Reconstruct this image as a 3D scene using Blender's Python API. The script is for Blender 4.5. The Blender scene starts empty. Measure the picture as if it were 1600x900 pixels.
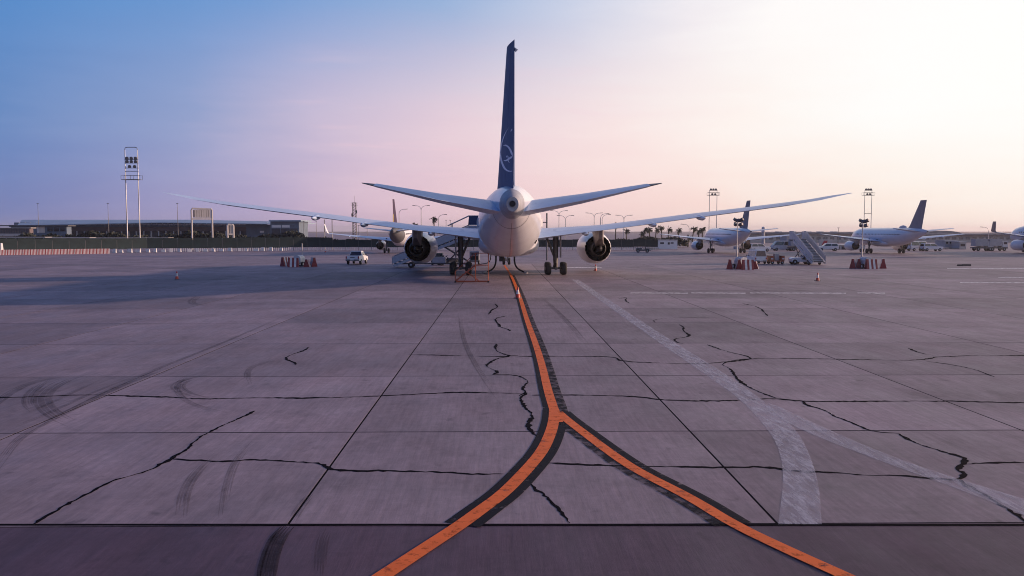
import bpy, math, random
from mathutils import Vector, Matrix
random.seed(7)
R = math.radians
S = bpy.context.scene
COL = S.collection
# ------------------------------------------------------------------ camera
F, H = 1330.0, 4.48                        # focal length in photo pixels (1600 wide), eye height in metres
PITCH, YAW = math.atan(89/F), math.atan(18/F)
cam = bpy.data.cameras.new('camera'); cam.sensor_width = 36; cam.lens = F/1600*36
cam.clip_start = .1; cam.clip_end = 12000
camo = bpy.data.objects.new('camera', cam); COL.objects.link(camo)
camo.location = (0, 0, H); camo.rotation_euler = (math.pi/2-PITCH, 0, -YAW)
S.camera = camo
# ------------------------------------------------------------------ light
SUN_AZ, SUN_EL = 80.0, 12.0                # degrees to the right of the view direction, degrees up
sl = bpy.data.lights.new('sun', 'SUN'); sl.energy = 5.0; sl.angle = R(1.0); sl.color = (1, .66, .50)
so = bpy.data.objects.new('sun', sl); COL.objects.link(so)
sd = Vector((math.sin(R(SUN_AZ))*math.cos(R(SUN_EL)), math.cos(R(SUN_AZ))*math.cos(R(SUN_EL)), math.sin(R(SUN_EL))))
so.rotation_euler = sd.to_track_quat('Z', 'Y').to_euler(); so.location = sd*200
def lin(c):
    return tuple(((v/255+.055)/1.055)**2.4 if v > 10 else v/255/12.92 for v in c)
W = bpy.data.worlds.new('World'); S.world = W; W.use_nodes = True
def sky():
    nt = W.node_tree; nt.nodes.clear(); N = nt.nodes.new; L = nt.links.new
    out = N('ShaderNodeOutputWorld'); bg = N('ShaderNodeBackground'); L(bg.outputs[0], out.inputs[0])
    bg.inputs[1].default_value = .1
    tc = N('ShaderNodeTexCoord'); nrm = N('ShaderNodeVectorMath'); nrm.operation = 'NORMALIZE'
    L(tc.outputs['Generated'], nrm.inputs[0])
    sep = N('ShaderNodeSeparateXYZ'); L(nrm.outputs[0], sep.inputs[0])
    def m(op, a, b=None, c=None):
        n = N('ShaderNodeMath'); n.operation = op
        for i, v in enumerate((a, b, c)):
            if v is None: continue
            if isinstance(v, (int, float)): n.inputs[i].default_value = v
            else: L(v, n.inputs[i])
        return n.outputs[0]
    x, y, z = sep.outputs
    hl = m('MAXIMUM', m('SQRT', m('ADD', m('MULTIPLY', x, x), m('MULTIPLY', y, y))), .001)
    a0 = R(78)                                   # the glow lies round the sun's side of the sky
    c = m('DIVIDE', m('ADD', m('MULTIPLY', x, math.sin(a0)), m('MULTIPLY', y, math.cos(a0))), hl)
    el = m('ARCTAN2', z, hl)                     # radians
    # thin high cloud, stretched along the horizon
    mp = N('ShaderNodeMapping'); mp.inputs['Scale'].default_value = (2.2, 2.2, 15); mp.inputs['Rotation'].default_value = (.1, .12, 0)
    L(nrm.outputs[0], mp.inputs[0])
    nz = N('ShaderNodeTexNoise'); nz.inputs['Scale'].default_value = 2.6; nz.inputs['Detail'].default_value = 9; nz.inputs['Roughness'].default_value = .55
    nz.inputs['Distortion'].default_value = .4
    L(mp.outputs[0], nz.inputs['Vector'])
    cl = m('SUBTRACT', nz.outputs['Fac'], .5)
    cc = m('ADD', c, m('MULTIPLY', cl, .11))
    u = m('MULTIPLY_ADD', cc, .5, .5)
    def ramp(pts):
        r = N('ShaderNodeValToRGB'); e = r.color_ramp.elements; r.color_ramp.interpolation = 'B_SPLINE' if False else 'EASE'
        r.color_ramp.interpolation = 'LINEAR'
        while len(e) < len(pts): e.new(.5)
        for q, (p, col) in zip(e, pts): q.position = p; q.color = (*lin(col), 1)
        L(u, r.inputs[0]); return r.outputs[0]
    def up(az): return .5+.5*math.cos(R(az)-a0)
    A = lambda px: up(math.degrees(math.atan((px-782)/F)))
    hor = ramp([(0, (96, 106, 160)), (A(20), (120, 130, 184)), (A(400), (180, 164, 202)), (A(600), (225, 191, 208)), (A(820), (248, 211, 212)),
                (A(1080), (255, 223, 214)), (A(1320), (255, 236, 222)), (A(1590), (255, 243, 232)), (1, (255, 240, 226))])
    mid = ramp([(0, (74, 104, 168)), (A(20), (102, 138, 194)), (A(300), (146, 161, 204)), (A(500), (203, 189, 214)), (A(700), (232, 208, 219)),
                (A(950), (250, 231, 230)), (A(1150), (255, 246, 241)), (A(1400), (255, 255, 253)), (1, (255, 254, 251))])
    top = ramp([(0, (62, 104, 174)), (A(20), (80, 139, 204)), (A(400), (104, 153, 211)), (A(700), (144, 176, 218)), (A(900), (196, 206, 230)),
                (A(1080), (240, 236, 242)), (A(1230), (255, 252, 251)), (A(1590), (255, 255, 254)), (1, (255, 250, 240))])
    zen = ramp([(0, (46, 62, 122)), (.4, (62, 84, 150)), (.75, (88, 104, 162)), (1, (125, 130, 170))])
    def mix(f, a, b):
        n = N('ShaderNodeMix'); n.data_type = 'RGBA'; L(f, n.inputs[0]); L(a, n.inputs[6]); L(b, n.inputs[7]); return n.outputs[2]
    def step(v, a, b):
        n = N('ShaderNodeMapRange'); n.interpolation_type = 'SMOOTHSTEP'; L(v, n.inputs[0])
        n.inputs[1].default_value = R(a); n.inputs[2].default_value = R(b); return n.outputs[0]
    elc = m('ADD', el, m('MULTIPLY', cl, .05))
    col = mix(step(elc, -1, 8), hor, mid); col = mix(step(elc, 6, 16.5), col, top); col = mix(step(el, 15, 48), col, zen)
    # pink wisps
    nz2 = N('ShaderNodeTexNoise'); nz2.inputs['Scale'].default_value = 3.4; nz2.inputs['Detail'].default_value = 10; nz2.inputs['Roughness'].default_value = .6
    mp2 = N('ShaderNodeMapping'); mp2.inputs['Scale'].default_value = (2, 2, 22); mp2.inputs['Location'].default_value = (3.1, 1.7, .4)
    L(nrm.outputs[0], mp2.inputs[0]); L(mp2.outputs[0], nz2.inputs['Vector'])
    w = N('ShaderNodeMapRange'); w.interpolation_type = 'SMOOTHSTEP'; L(nz2.outputs['Fac'], w.inputs[0])
    w.inputs[1].default_value = .52; w.inputs[2].default_value = .78; w.inputs[4].default_value = .55
    pk = N('ShaderNodeRGB'); pk.outputs[0].default_value = (*lin((240, 206, 218)), 1)
    cs = N('ShaderNodeMapRange'); cs.interpolation_type = 'SMOOTHSTEP'; L(c, cs.inputs[0]); cs.inputs[1].default_value = -.12; cs.inputs[2].default_value = .12
    ce = N('ShaderNodeMapRange'); ce.interpolation_type = 'SMOOTHSTEP'; L(c, ce.inputs[0]); ce.inputs[1].default_value = .22; ce.inputs[2].default_value = .45; ce.inputs[3].default_value = 1; ce.inputs[4].default_value = 0
    wf = m('MULTIPLY', m('MULTIPLY', m('MULTIPLY', w.outputs[0], cs.outputs[0]), ce.outputs[0]), step(el, 1, 5)); wf = m('MULTIPLY', wf, m('SUBTRACT', 1, step(el, 8.5, 13)))
    col = mix(wf, col, pk.outputs[0])
    st = N('ShaderNodeTexSky'); st.sky_type = 'NISHITA'; st.sun_disc = False
    st.sun_elevation = R(SUN_EL); st.sun_rotation = R(SUN_AZ); st.air_density = 1.2; st.dust_density = 2
    gain = N('ShaderNodeVectorMath'); gain.operation = 'SCALE'; L(col, gain.inputs[0]); gain.inputs[3].default_value = 10.3
    fin = N('ShaderNodeMix'); fin.data_type = 'RGBA'; fin.inputs[0].default_value = .03
    L(gain.outputs[0], fin.inputs[6]); L(st.outputs[0], fin.inputs[7])
    L(fin.outputs[2], bg.inputs[0])
sky()
S.view_settings.view_transform = 'Standard'; S.view_settings.look = 'None'
S.view_settings.exposure = 0; S.view_settings.gamma = 1; S.view_settings.use_curve_mapping = False
S.render.engine = 'CYCLES'; S.cycles.max_bounces = 6; S.cycles.filter_width = 1.0; S.cycles.transparent_max_bounces = 12

# ------------------------------------------------------------------ measuring
def ray(x, y):
    u, v = (x-800)/F, (450-y)/F
    cp, sp = math.cos(PITCH), math.sin(PITCH)
    d = Vector((u, cp+v*sp, -sp+v*cp))
    c, s = math.cos(YAW), math.sin(YAW)
    return Vector((d.x*c+d.y*s, -d.x*s+d.y*c, d.z))
def G(x, y, z=0.0):                         # ground point seen at a photo pixel
    d = ray(x, y); t = (z-H)/d.z
    return Vector((d.x*t, d.y*t, z))
def P(x, y, Y):                             # point at depth Y
    d = ray(x, y); t = Y/d.y
    return Vector((d.x*t, Y, H+d.z*t))

# ------------------------------------------------------------------ materials
MATS = {}
def mat(name, col, rough=.6, metal=0., var=.12, scale=1.5, coat=0., bump=0., spec=.5, dirt=None):
    if name in MATS: return MATS[name]
    m = bpy.data.materials.new(name); m.use_nodes = True; nt = m.node_tree; N = nt.nodes.new; L = nt.links.new
    b = nt.nodes['Principled BSDF']; b.inputs['Roughness'].default_value = rough; b.inputs['Metallic'].default_value = metal
    b.inputs['Coat Weight'].default_value = coat; b.inputs['Specular IOR Level'].default_value = spec
    tc = N('ShaderNodeTexCoord')
    n = N('ShaderNodeTexNoise'); n.inputs['Scale'].default_value = scale; n.inputs['Detail'].default_value = 8; n.inputs['Roughness'].default_value = .65
    L(tc.outputs['Object'], n.inputs['Vector'])
    r = N('ShaderNodeMapRange'); L(n.outputs['Fac'], r.inputs[0]); r.inputs[1].default_value = .3; r.inputs[2].default_value = .7
    mx = N('ShaderNodeMix'); mx.data_type = 'RGBA'; L(r.outputs[0], mx.inputs[0])
    d = dirt or tuple(v*(1-2*var) for v in col)
    mx.inputs[6].default_value = (*d, 1); mx.inputs[7].default_value = (*[min(1, v*(1+var*.5)) for v in col], 1)
    L(mx.outputs[2], b.inputs['Base Color'])
    rr = N('ShaderNodeMapRange'); L(n.outputs['Fac'], rr.inputs[0]); rr.inputs[3].default_value = min(1, rough+.1); rr.inputs[4].default_value = max(.05, rough-.08)
    L(rr.outputs[0], b.inputs['Roughness'])
    if bump:
        bp = N('ShaderNodeBump'); bp.inputs['Strength'].default_value = bump; bp.inputs['Distance'].default_value = .02
        L(n.outputs['Fac'], bp.inputs['Height']); L(bp.outputs[0], b.inputs['Normal'])
    MATS[name] = m; return m
def glass(name, col, rough=.08):
    m = mat(name, col, rough, 0, .1, 1, spec=.8); return m

# concrete: slabs and the far apron share one look
def concrete(name, base, per_object=False, lines=False):
    m = bpy.data.materials.new(name); m.use_nodes = True; nt = m.node_tree; N = nt.nodes.new; L = nt.links.new
    b = nt.nodes['Principled BSDF']; b.inputs['Specular IOR Level'].default_value = .30
    geo = N('ShaderNodeNewGeometry')
    def noise(scale, vec=(1, 1, 1), det=8, rough=.6, dist=0.):
        mp = N('ShaderNodeMapping'); mp.inputs['Scale'].default_value = vec; L(geo.outputs['Position'], mp.inputs[0])
        n = N('ShaderNodeTexNoise'); n.inputs['Scale'].default_value = scale; n.inputs['Detail'].default_value = det
        n.inputs['Roughness'].default_value = rough; n.inputs['Distortion'].default_value = dist
        L(mp.outputs[0], n.inputs['Vector']); return n.outputs['Fac']
    def rng(v, a, b_, c, d):
        r = N('ShaderNodeMapRange'); L(v, r.inputs[0])
        for i, q in enumerate((a, b_, c, d)): r.inputs[i+1].default_value = q
        return r.outputs[0]
    def mul(a, b_):
        n = N('ShaderNodeMath'); n.operation = 'MULTIPLY'; L(a, n.inputs[0]); L(b_, n.inputs[1]); return n.outputs[0]
    big = rng(noise(.16, (1, 1, 1), 6, .6, .6), .3, .7, .74, 1.17)
    mid = rng(noise(1.1, (1, .35, 1), 7, .62), .3, .7, .86, 1.10)
    broom = rng(noise(9, (1, .06, 1), 5, .75), .28, .72, .78, 1.18)       # brushed along the slab
    swirl = rng(noise(2.2, (.35, 1, 1), 6, .7, 2.5), .35, .65, .95, 1.04)
    grain = rng(noise(60, (1, 1, 1), 3, .8), .2, .8, .88, 1.12)
    blot = rng(noise(.55, (1, 1, 1), 10, .7, .3), .56, .74, 1, .70)       # oil and rubber stains
    mott = rng(noise(5, (1, .6, 1), 9, .75, .4), .3, .7, .84, 1.13)
    drip = rng(noise(1.9, (1, .8, 1), 4, .5), .66, .74, 1, .66)            # oil drips
    v = mul(mul(mul(mul(mul(mul(mul(big, mid), broom), grain), swirl), blot), mott), drip)
    if per_object:
        oi = N('ShaderNodeObjectInfo'); v = mul(v, rng(oi.outputs['Random'], 0, 1, .76, 1.15))
    if lines:                                                            # far off: joints too thin to build, and wheel-worn bands
        band = rng(noise(.12, (.05, 1.6, 1), 7, .7), .3, .7, .80, 1.18); v = mul(v, band)
    sc = N('ShaderNodeVectorMath'); sc.operation = 'SCALE'; sc.inputs[0].default_value = base; L(v, sc.inputs[3])
    hue = N('ShaderNodeMix'); hue.data_type = 'RGBA'; hue.blend_type = 'MULTIPLY'; hue.inputs[7].default_value = (1.0, .9, .92, 1)
    L(noise(.3, (1, 1, 1), 5), hue.inputs[0]); L(sc.outputs[0], hue.inputs[6])
    L(hue.outputs[2], b.inputs['Base Color'])
    L(rng(noise(.8, (1, .4, 1), 6), .3, .7, .56, .74), b.inputs['Roughness'])
    bp = N('ShaderNodeBump'); bp.inputs['Strength'].default_value = .35; bp.inputs['Distance'].default_value = .012
    L(mul(grain, broom), bp.inputs['Height']); L(bp.outputs[0], b.inputs['Normal'])
    return m
def worn(name, col, rough=.6, wear=.5, soft=.08, scale=3., alpha=1., stretch=(1, 1, 1), base_wear=0.):
    """paint that has flaked away in places: transparent where it is gone"""
    m = bpy.data.materials.new(name); m.use_nodes = True; nt = m.node_tree; N = nt.nodes.new; L = nt.links.new
    b = nt.nodes['Principled BSDF']; b.inputs['Roughness'].default_value = rough; b.inputs['Specular IOR Level'].default_value = .12
    geo = N('ShaderNodeNewGeometry'); mp = N('ShaderNodeMapping'); mp.inputs['Scale'].default_value = stretch; L(geo.outputs['Position'], mp.inputs[0])
    n = N('ShaderNodeTexNoise'); n.inputs['Scale'].default_value = scale; n.inputs['Detail'].default_value = 12; n.inputs['Roughness'].default_value = .72
    L(mp.outputs[0], n.inputs['Vector'])
    r = N('ShaderNodeMapRange'); L(n.outputs['Fac'], r.inputs[0]); r.inputs[1].default_value = wear-soft; r.inputs[2].default_value = wear+soft
    r.inputs[3].default_value = base_wear; r.inputs[4].default_value = alpha
    L(r.outputs[0], b.inputs['Alpha'])
    n2 = N('ShaderNodeTexNoise'); n2.inputs['Scale'].default_value = 2.0; n2.inputs['Detail'].default_value = 9; L(geo.outputs['Position'], n2.inputs['Vector'])
    mx = N('ShaderNodeMix'); mx.data_type = 'RGBA'; L(n2.outputs['Fac'], mx.inputs[0])
    mx.inputs[6].default_value = (*[v*.72 for v in col], 1); mx.inputs[7].default_value = (*[min(1, v*1.2) for v in col], 1)
    L(mx.outputs[2], b.inputs['Base Color'])
    return m
M = dict(
    white=mat('white_paint', (.74, .74, .75), .32, 0, .05, .5, coat=.3),
    fuselage=mat('fuselage_paint', (.70, .71, .74), .30, 0, .06, .45, coat=.35),
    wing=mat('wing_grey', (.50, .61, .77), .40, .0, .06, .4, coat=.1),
    grey=mat('grey_paint', (.36, .37, .40), .5, 0, .12, 2),
    lgrey=mat('light_grey_paint', (.55, .56, .58), .5, 0, .1, 2),
    dgrey=mat('dark_grey', (.09, .09, .10), .55, 0, .15, 3),
    black=mat('black_rubber', (.022, .022, .025), .75, 0, .2, 4),
    inside=mat('engine_duct', (.012, .012, .016), .6, .0, .2, 3),
    metal=mat('bare_metal', (.45, .44, .44), .35, .85, .1, 3),
    dmetal=mat('dark_metal', (.14, .135, .13), .5, .6, .15, 3),
    hot=mat('heat_shield', (.30, .25, .23), .45, .4, .15, 3),
    navy=mat('navy_fin_paint', (.105, .142, .25), .6, 0, .06, .6, spec=.12),
    dfin=mat('dark_grey_fin_paint', (.33, .29, .29), .6, 0, .08, .6, spec=.15),
    emblem=mat('emblem_paint', (.85, .80, .86), .4, 0, .03, 1),
    orange=mat('orange_steel', (.36, .075, .035), .5, 0, .15, 3),
    red=mat('red_plastic', (.26, .03, .035), .5, 0, .15, 3),
    wplastic=mat('white_plastic', (.68, .67, .67), .5, 0, .1, 3),
    cone_orange=mat('cone_orange', (.55, .06, .035), .5, 0, .1, 3),
    glass=glass('dark_glass', (.02, .025, .035)),
    sglass=glass('sky_glass', (.10, .13, .17), .12),
    lamp=glass('lamp_glass', (.16, .16, .17), .2),
    galv=mat('galvanised_steel', (.42, .42, .43), .45, .5, .1, 2),
    darkpole=mat('dark_pole', (.10, .10, .11), .5, .4, .1, 2),
    green=mat('green_screen', (.012, .030, .034), .85, 0, .25, .6),
    dgreen=mat('dark_green_box', (.02, .035, .03), .6, 0, .15, 2),
    wall=mat('cream_render', (.50, .47, .45), .8, 0, .1, .5),
    brown=mat('brown_cladding', (.155, .12, .128), .7, 0, .15, .4),
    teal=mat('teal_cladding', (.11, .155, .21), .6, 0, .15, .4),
    roof=mat('metal_roof', (.27, .36, .45), .5, .0, .1, .2),
    flat=mat('flat_roof', (.26, .25, .26), .8, 0, .15, .3),
    blue=mat('blue_canopy', (.02, .05, .14), .5, 0, .1, 1),
    purple=mat('purple_fin_paint', (.030, .008, .045), .7, 0, .05, 1),
    yellow=mat('yellow_fin_paint', (.62, .45, .12), .4, 0, .05, 1),
    finred=mat('red_logo_paint', (.42, .03, .05), .4, 0, .05, 1),
    palm=mat('palm_leaf', (.035, .045, .022), .7, 0, .25, 3),
    trunk=mat('palm_trunk', (.10, .075, .055), .9, 0, .2, 5),
    leaf=mat('shrub_leaf', (.026, .034, .022), .8, 0, .3, 3),
    hill=mat('dry_hill', (.22, .18, .17), .95, 0, .15, .01),
    light=mat('tail_light', (.35, .02, .02), .3, 0, .05, 2),
)
M['slab'] = concrete('slab_concrete', (.243, .206, .232), True)
M['apron'] = concrete('apron_concrete', (.243, .206, .232), False, True)
M['asphalt'] = concrete('dark_pavement', (.094, .063, .090))
M['tar'] = mat('joint_tar', (.008, .007, .011), .95, 0, .2, 4, spec=.03)
M['p_orange'] = worn('orange_line_paint', (.76, .160, .034), .6, .40, .07, 5, base_wear=.3)
M['p_black'] = worn('black_line_paint', (.010, .010, .016), .8, .38, .06, 3.2, .97)
M['p_blackworn'] = worn('worn_black_paint', (.012, .012, .018), .8, .50, .05, 3.4, .95, base_wear=.3)
M['p_white'] = worn('faded_white_paint', (.60, .61, .68), .6, .50, .13, 7, .62, (1, .2, 1), .08)
M['p_white2'] = worn('fainter_white_paint', (.60, .61, .68), .6, .50, .15, 7, .55, (1, .2, 1), .10)
M['p_thin'] = worn('thin_white_paint', (.75, .75, .76), .6, .45, .1, 3)
M['skid'] = worn('tyre_rubber', (.03, .025, .03), .7, .48, .22, 1.6, .36, (1, 1, 1), .04)
M['skid2'] = worn('dense_tyre_rubber', (.022, .018, .024), .7, .42, .2, 4, .72, (1, 1, 1), .2)

# ------------------------------------------------------------------ mesh building
class MB:
    def __init__(s): s.v = []; s.f = []
    def add(s, vs, fs):
        o = len(s.v); s.v += [tuple(v) for v in vs]; s.f += [tuple(i+o for i in f) for f in fs]; return s
    def box(s, c, d, rz=0., M4=None):
        x, y, z = d[0]/2, d[1]/2, d[2]/2; c = Vector(c); Rm = Matrix.Rotation(rz, 3, 'Z')
        vs = [Vector((a*x, b*y, e*z)) for e in (-1, 1) for b in (-1, 1) for a in (-1, 1)]
        vs = [c+(Rm @ v) for v in vs]
        if M4: vs = [M4 @ v for v in vs]
        return s.add(vs, [(0, 2, 3, 1), (4, 5, 7, 6), (0, 1, 5, 4), (1, 3, 7, 5), (3, 2, 6, 7), (2, 0, 4, 6)])
    def b2(s, x0, x1, y0, y1, z0, z1): return s.box(((x0+x1)/2, (y0+y1)/2, (z0+z1)/2), (abs(x1-x0), abs(y1-y0), abs(z1-z0)))
    def bar(s, p, q, w, h=None, up=(0, 0, 1)):
        p, q = Vector(p), Vector(q); h = h or w; d = (q-p)
        d.normalize(); a = d.cross(Vector(up))
        if a.length < 1e-4: a = Vector((1, 0, 0))
        a.normalize(); b = a.cross(d); a *= w/2; b *= h/2
        vs = [o+i*a+j*b for o in (p, q) for i, j in ((-1, -1), (1, -1), (1, 1), (-1, 1))]
        return s.add(vs, [(0, 3, 2, 1), (4, 5, 6, 7), (0, 1, 5, 4), (1, 2, 6, 5), (2, 3, 7, 6), (3, 0, 4, 7)])
    def tube(s, pts, r, n=8, cap=True):
        pts = [Vector(p) for p in pts]; rs = r if isinstance(r, (list, tuple)) else [r]*len(pts)
        rings = []; pa = None
        for i, p in enumerate(pts):
            d = (pts[min(i+1, len(pts)-1)]-pts[max(i-1, 0)]).normalized()
            if pa is None:
                pa = d.cross(Vector((0, 0, 1)))
                if pa.length < .05: pa = d.cross(Vector((0, 1, 0)))
            a = (pa-d*pa.dot(d)).normalized(); pa = a; b = d.cross(a)
            rings.append([p+rs[i]*(math.cos(t)*a+math.sin(t)*b) for t in (2*math.pi*k/n for k in range(n))])
        return s.loft(rings, cap)
    def loft(s, rings, cap=True, closed=True):
        n = len(rings[0]); vs = [p for r in rings for p in r]; fs = []
        for i in range(len(rings)-1):
            for k in range(n if closed else n-1):
                fs.append((i*n+k, i*n+(k+1) % n, (i+1)*n+(k+1) % n, (i+1)*n+k))
        if cap and closed: fs += [tuple(range(n-1, -1, -1)), tuple((len(rings)-1)*n+k for k in range(n))]
        return s.add(vs, fs)
    def lathe(s, c, axis, prof, n=24, cap=True):
        """prof = (distance along axis, radius)"""
        c, ax = Vector(c), Vector(axis).normalized(); a = ax.cross(Vector((0, 0, 1)))
        if a.length < .01: a = Vector((1, 0, 0))
        a.normalize(); b = ax.cross(a)
        return s.loft([[c+ax*d+r*(math.cos(t)*a+math.sin(t)*b) for t in (2*math.pi*k/n for k in range(n))] for d, r in prof], cap)
    def prism(s, poly, axis, h0, h1):
        """polygon in the two other axes pushed along axis ('x','y','z')"""
        def mk(a, b, h): return {'x': (h, a, b), 'y': (a, h, b), 'z': (a, b, h)}[axis]
        n = len(poly); vs = [mk(a, b, h0) for a, b in poly]+[mk(a, b, h1) for a, b in poly]
        return s.add(vs, [tuple(range(n-1, -1, -1)), tuple(range(n, 2*n))]+[(k, (k+1) % n, n+(k+1) % n, n+k) for k in range(n)])
    def build(s, name, m, parent=None, smooth=False, off=None):
        me = bpy.data.meshes.new(name)
        v = s.v if off is None else [(a-off[0], b-off[1], c-off[2]) for a, b, c in s.v]
        me.from_pydata(v, [], s.f); me.update()
        import bmesh
        bm = bmesh.new(); bm.from_mesh(me); bmesh.ops.recalc_face_normals(bm, faces=bm.faces); bm.to_mesh(me); bm.free()
        me.materials.append(M[m] if isinstance(m, str) else m)
        if smooth:
            me.polygons.foreach_set('use_smooth', [True]*len(me.polygons))
            try: me.set_sharp_from_angle(angle=R(38))
            except Exception: pass
        o = bpy.data.objects.new(name, me); COL.objects.link(o)
        if parent: o.parent = parent
        return o
def thing(name, label, cat, loc=(0, 0, 0), rz=0., group=None):
    o = bpy.data.objects.new(name, None); o.empty_display_size = .3; COL.objects.link(o); o.location = loc; o.rotation_euler = (0, 0, rz)
    return tag(o, label, cat, group)
def tag(o, label, cat, group=None):
    o['label'] = label; o['category'] = cat
    if group: o['group'] = group
    return o
def struct(o): o['kind'] = 'structure'; return o
def stuff(o): o['kind'] = 'stuff'; return o
def copy_tree(o, parent=None):
    c = o.copy(); COL.objects.link(c); c.parent = parent
    for ch in o.children: copy_tree(ch, c)
    return c

# ------------------------------------------------------------------ ground
EDGE = G(800, 820).y                         # where the dark strip meets the concrete
rows = [EDGE, G(900, 674).y, G(900, 587).y, G(900, 536.5).y, G(900, 504).y]
while rows[-1] < 112: rows.append(rows[-1]+7.5)
YEND = rows[-1]
XC0 = G(514.4, 730.3).x                      # left joint
cw = G(1131.6, 730.3).x-XC0
base = MB(); base.add([(-120, EDGE, -.0034), (120, EDGE, -.0034), (120, YEND, -.0034), (-120, YEND, -.0034)], [(0, 1, 2, 3)])
apron = struct(base.build('apron', 'tar'))
def ground_far():
    g = MB(); z = -.004
    g.add([(-6000, YEND, z), (6000, YEND, z), (6000, 9000, z), (-6000, 9000, z)], [(0, 1, 2, 3)])
    g.add([(-6000, EDGE, z), (-120, EDGE, z), (-120, YEND, z), (-6000, YEND, z)], [(0, 1, 2, 3)])
    g.add([(120, EDGE, z), (6000, EDGE, z), (6000, YEND, z), (120, YEND, z)], [(0, 1, 2, 3)])
    struct(g.build('ground', 'apron'))
    a = MB(); a.add([(-6000, -3000, -.006), (6000, -3000, -.006), (6000, EDGE, -.006), (-6000, EDGE, -.006)], [(0, 1, 2, 3)])
    struct(a.build('asphalt_strip', 'asphalt'))
ground_far()
slab_cache = {}
def slab(i, j):
    x0, x1 = XC0+i*cw, XC0+(i+1)*cw; y0, y1 = rows[j], rows[j+1]
    key = (round(x1-x0, 3), round(y1-y0, 3))
    if key not in slab_cache:
        w, l = key[0]/2-.020, key[1]/2-.028; e = .0015
        m = MB(); rg = [[(-w, -l, -.028), (w, -l, -.028), (w, l, -.028), (-w, l, -.028)], [(-w, -l, -e), (w, -l, -e), (w, l, -e), (-w, l, -e)],
                        [(-w+e, -l+e, 0), (w-e, -l+e, 0), (w-e, l-e, 0), (-w+e, l-e, 0)]]
        m.loft(rg); o = m.build('concrete_slab', 'slab', apron); slab_cache[key] = o
    else:
        o = slab_cache[key].copy(); COL.objects.link(o)
    o.location = ((x0+x1)/2, (y0+y1)/2, random.uniform(-.001, 0))
def in_view(x, y): return abs(x-.0137*y) < .63*y+7
for j in range(len(rows)-1):
    for i in range(-17, 18):
        xc = XC0+(i+.5)*cw
        if abs(xc)+cw/2 > 120: continue
        if in_view(xc, rows[j+1]): slab(i, j)
# the base sheet outside the built slabs is concrete as well
def fringe():
    g = MB(); z = -.0015
    for j in range(len(rows)-1):
        ins = [i for i in range(-17, 18) if abs(XC0+(i+.5)*cw)+cw/2 <= 120 and in_view(XC0+(i+.5)*cw, rows[j+1])]
        a, b = XC0+ins[0]*cw, XC0+(ins[-1]+1)*cw
        for x0, x1 in ((-120, a-.01), (b+.01, 120)):
            g.add([(x0, rows[j], z), (x1, rows[j], z), (x1, rows[j+1], z), (x0, rows[j+1], z)], [(0, 1, 2, 3)])
    o = g.build('concrete_margin', 'apron', apron)
fringe()

# ---- markings, cracks and rubber: thin sheets on the slabs
def Z1(*p): return [(x*.5222, 430+y*.5222) for x, y in p]
def Z2(*p): return [(800+x*.5222, 430+y*.5222) for x, y in p]
def Z3(*p): return [(700+x*.2445, 600+y*.2445) for x, y in p]
def Z4(*p): return [(740+x*.2667, 420+y*.2667) for x, y in p]
def resample(pts, n):
    ds = [0]
    for a, b in zip(pts, pts[1:]): ds.append(ds[-1]+(b-a).length)
    out = []
    for k in range(n+1):
        t = ds[-1]*k/n; i = 0
        while i < len(ds)-2 and ds[i+1] < t: i += 1
        f = (t-ds[i])/max(1e-6, ds[i+1]-ds[i]); out.append(pts[i].lerp(pts[i+1], f))
    return out
def smooth(pts, it=2):
    for _ in range(it):
        q = [pts[0]]
        for a, b in zip(pts, pts[1:]): q += [a.lerp(b, .25), a.lerp(b, .75)]
        pts = q+[pts[-1]]
    return pts
def strip(a, b, z, name, m, parent, n=60, sm=2):
    A_, B_ = [resample(smooth([G(*p) for p in e], sm), n) for e in (a, b)]
    vs = [(p.x, p.y, z) for p in A_]+[(p.x, p.y, z) for p in B_]
    g = MB(); g.add(vs, [(k, k+1, n+2+k, n+1+k) for k in range(n)])
    return g.build(name, m, parent)
strip([(-700, 818.6), (800, 818.4), (2300, 818.6)], [(-700, 821.2), (800, 821.4), (2300, 821.2)], .0022, 'edge_joint', 'tar', apron, 40, 0)
marks = struct(bpy.data.objects.new('taxiway_line', None)); COL.objects.link(marks)
def ribbon(pts, o0, o1, z, name, m, n=90, sm=3):
    """strip between two offsets from a centre line given in photo pixels; offsets in metres, right of travel is positive"""
    g = resample(smooth([G(*p) for p in pts], sm), n); A_, B_ = [], []
    for k, p in enumerate(g):
        d = (g[min(k+1, n)]-g[max(k-1, 0)]).normalized(); nx = Vector((d.y, -d.x, 0))
        A_.append(p+nx*o0); B_.append(p+nx*o1)
    MB().add([(p.x, p.y, z) for p in A_+B_], [(k, k+1, n+2+k, n+1+k) for k in range(n)]).build(name, m, marks)
c_main = [(872, 660), (866, 641), (856, 611), (847.4, 572), (838, 540), (823.4, 500.6), (813.4, 466.7), (804.8, 444), (798.5, 430), (788.2, 414.5)]
c_left = [(590, 906), (658, 861), (721, 820), (752.5, 796.5), (788, 771), (824.5, 733), (848, 705), (861, 676), (866, 655), (866, 641)]
c_right = [(1332, 906), (1230, 860), (1146, 820), (1079, 778), (1000, 738.5), (963, 714.8), (912.7, 677), (884, 655), (872, 644)]
hw = .122
ribbon(c_main, -hw, hw, .0100, 'orange_line', 'p_orange', 120)
ribbon(c_left, -hw-.01, hw+.01, .0104, 'orange_line', 'p_orange')
ribbon(c_right, -hw, hw, .0108, 'orange_line', 'p_orange')
b_left = [(721, 820)]+c_left[3:]; b_right = [(1146, 820)]+c_right[3:]
m2 = [(866, 655)]+c_main[1:-1]
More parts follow.
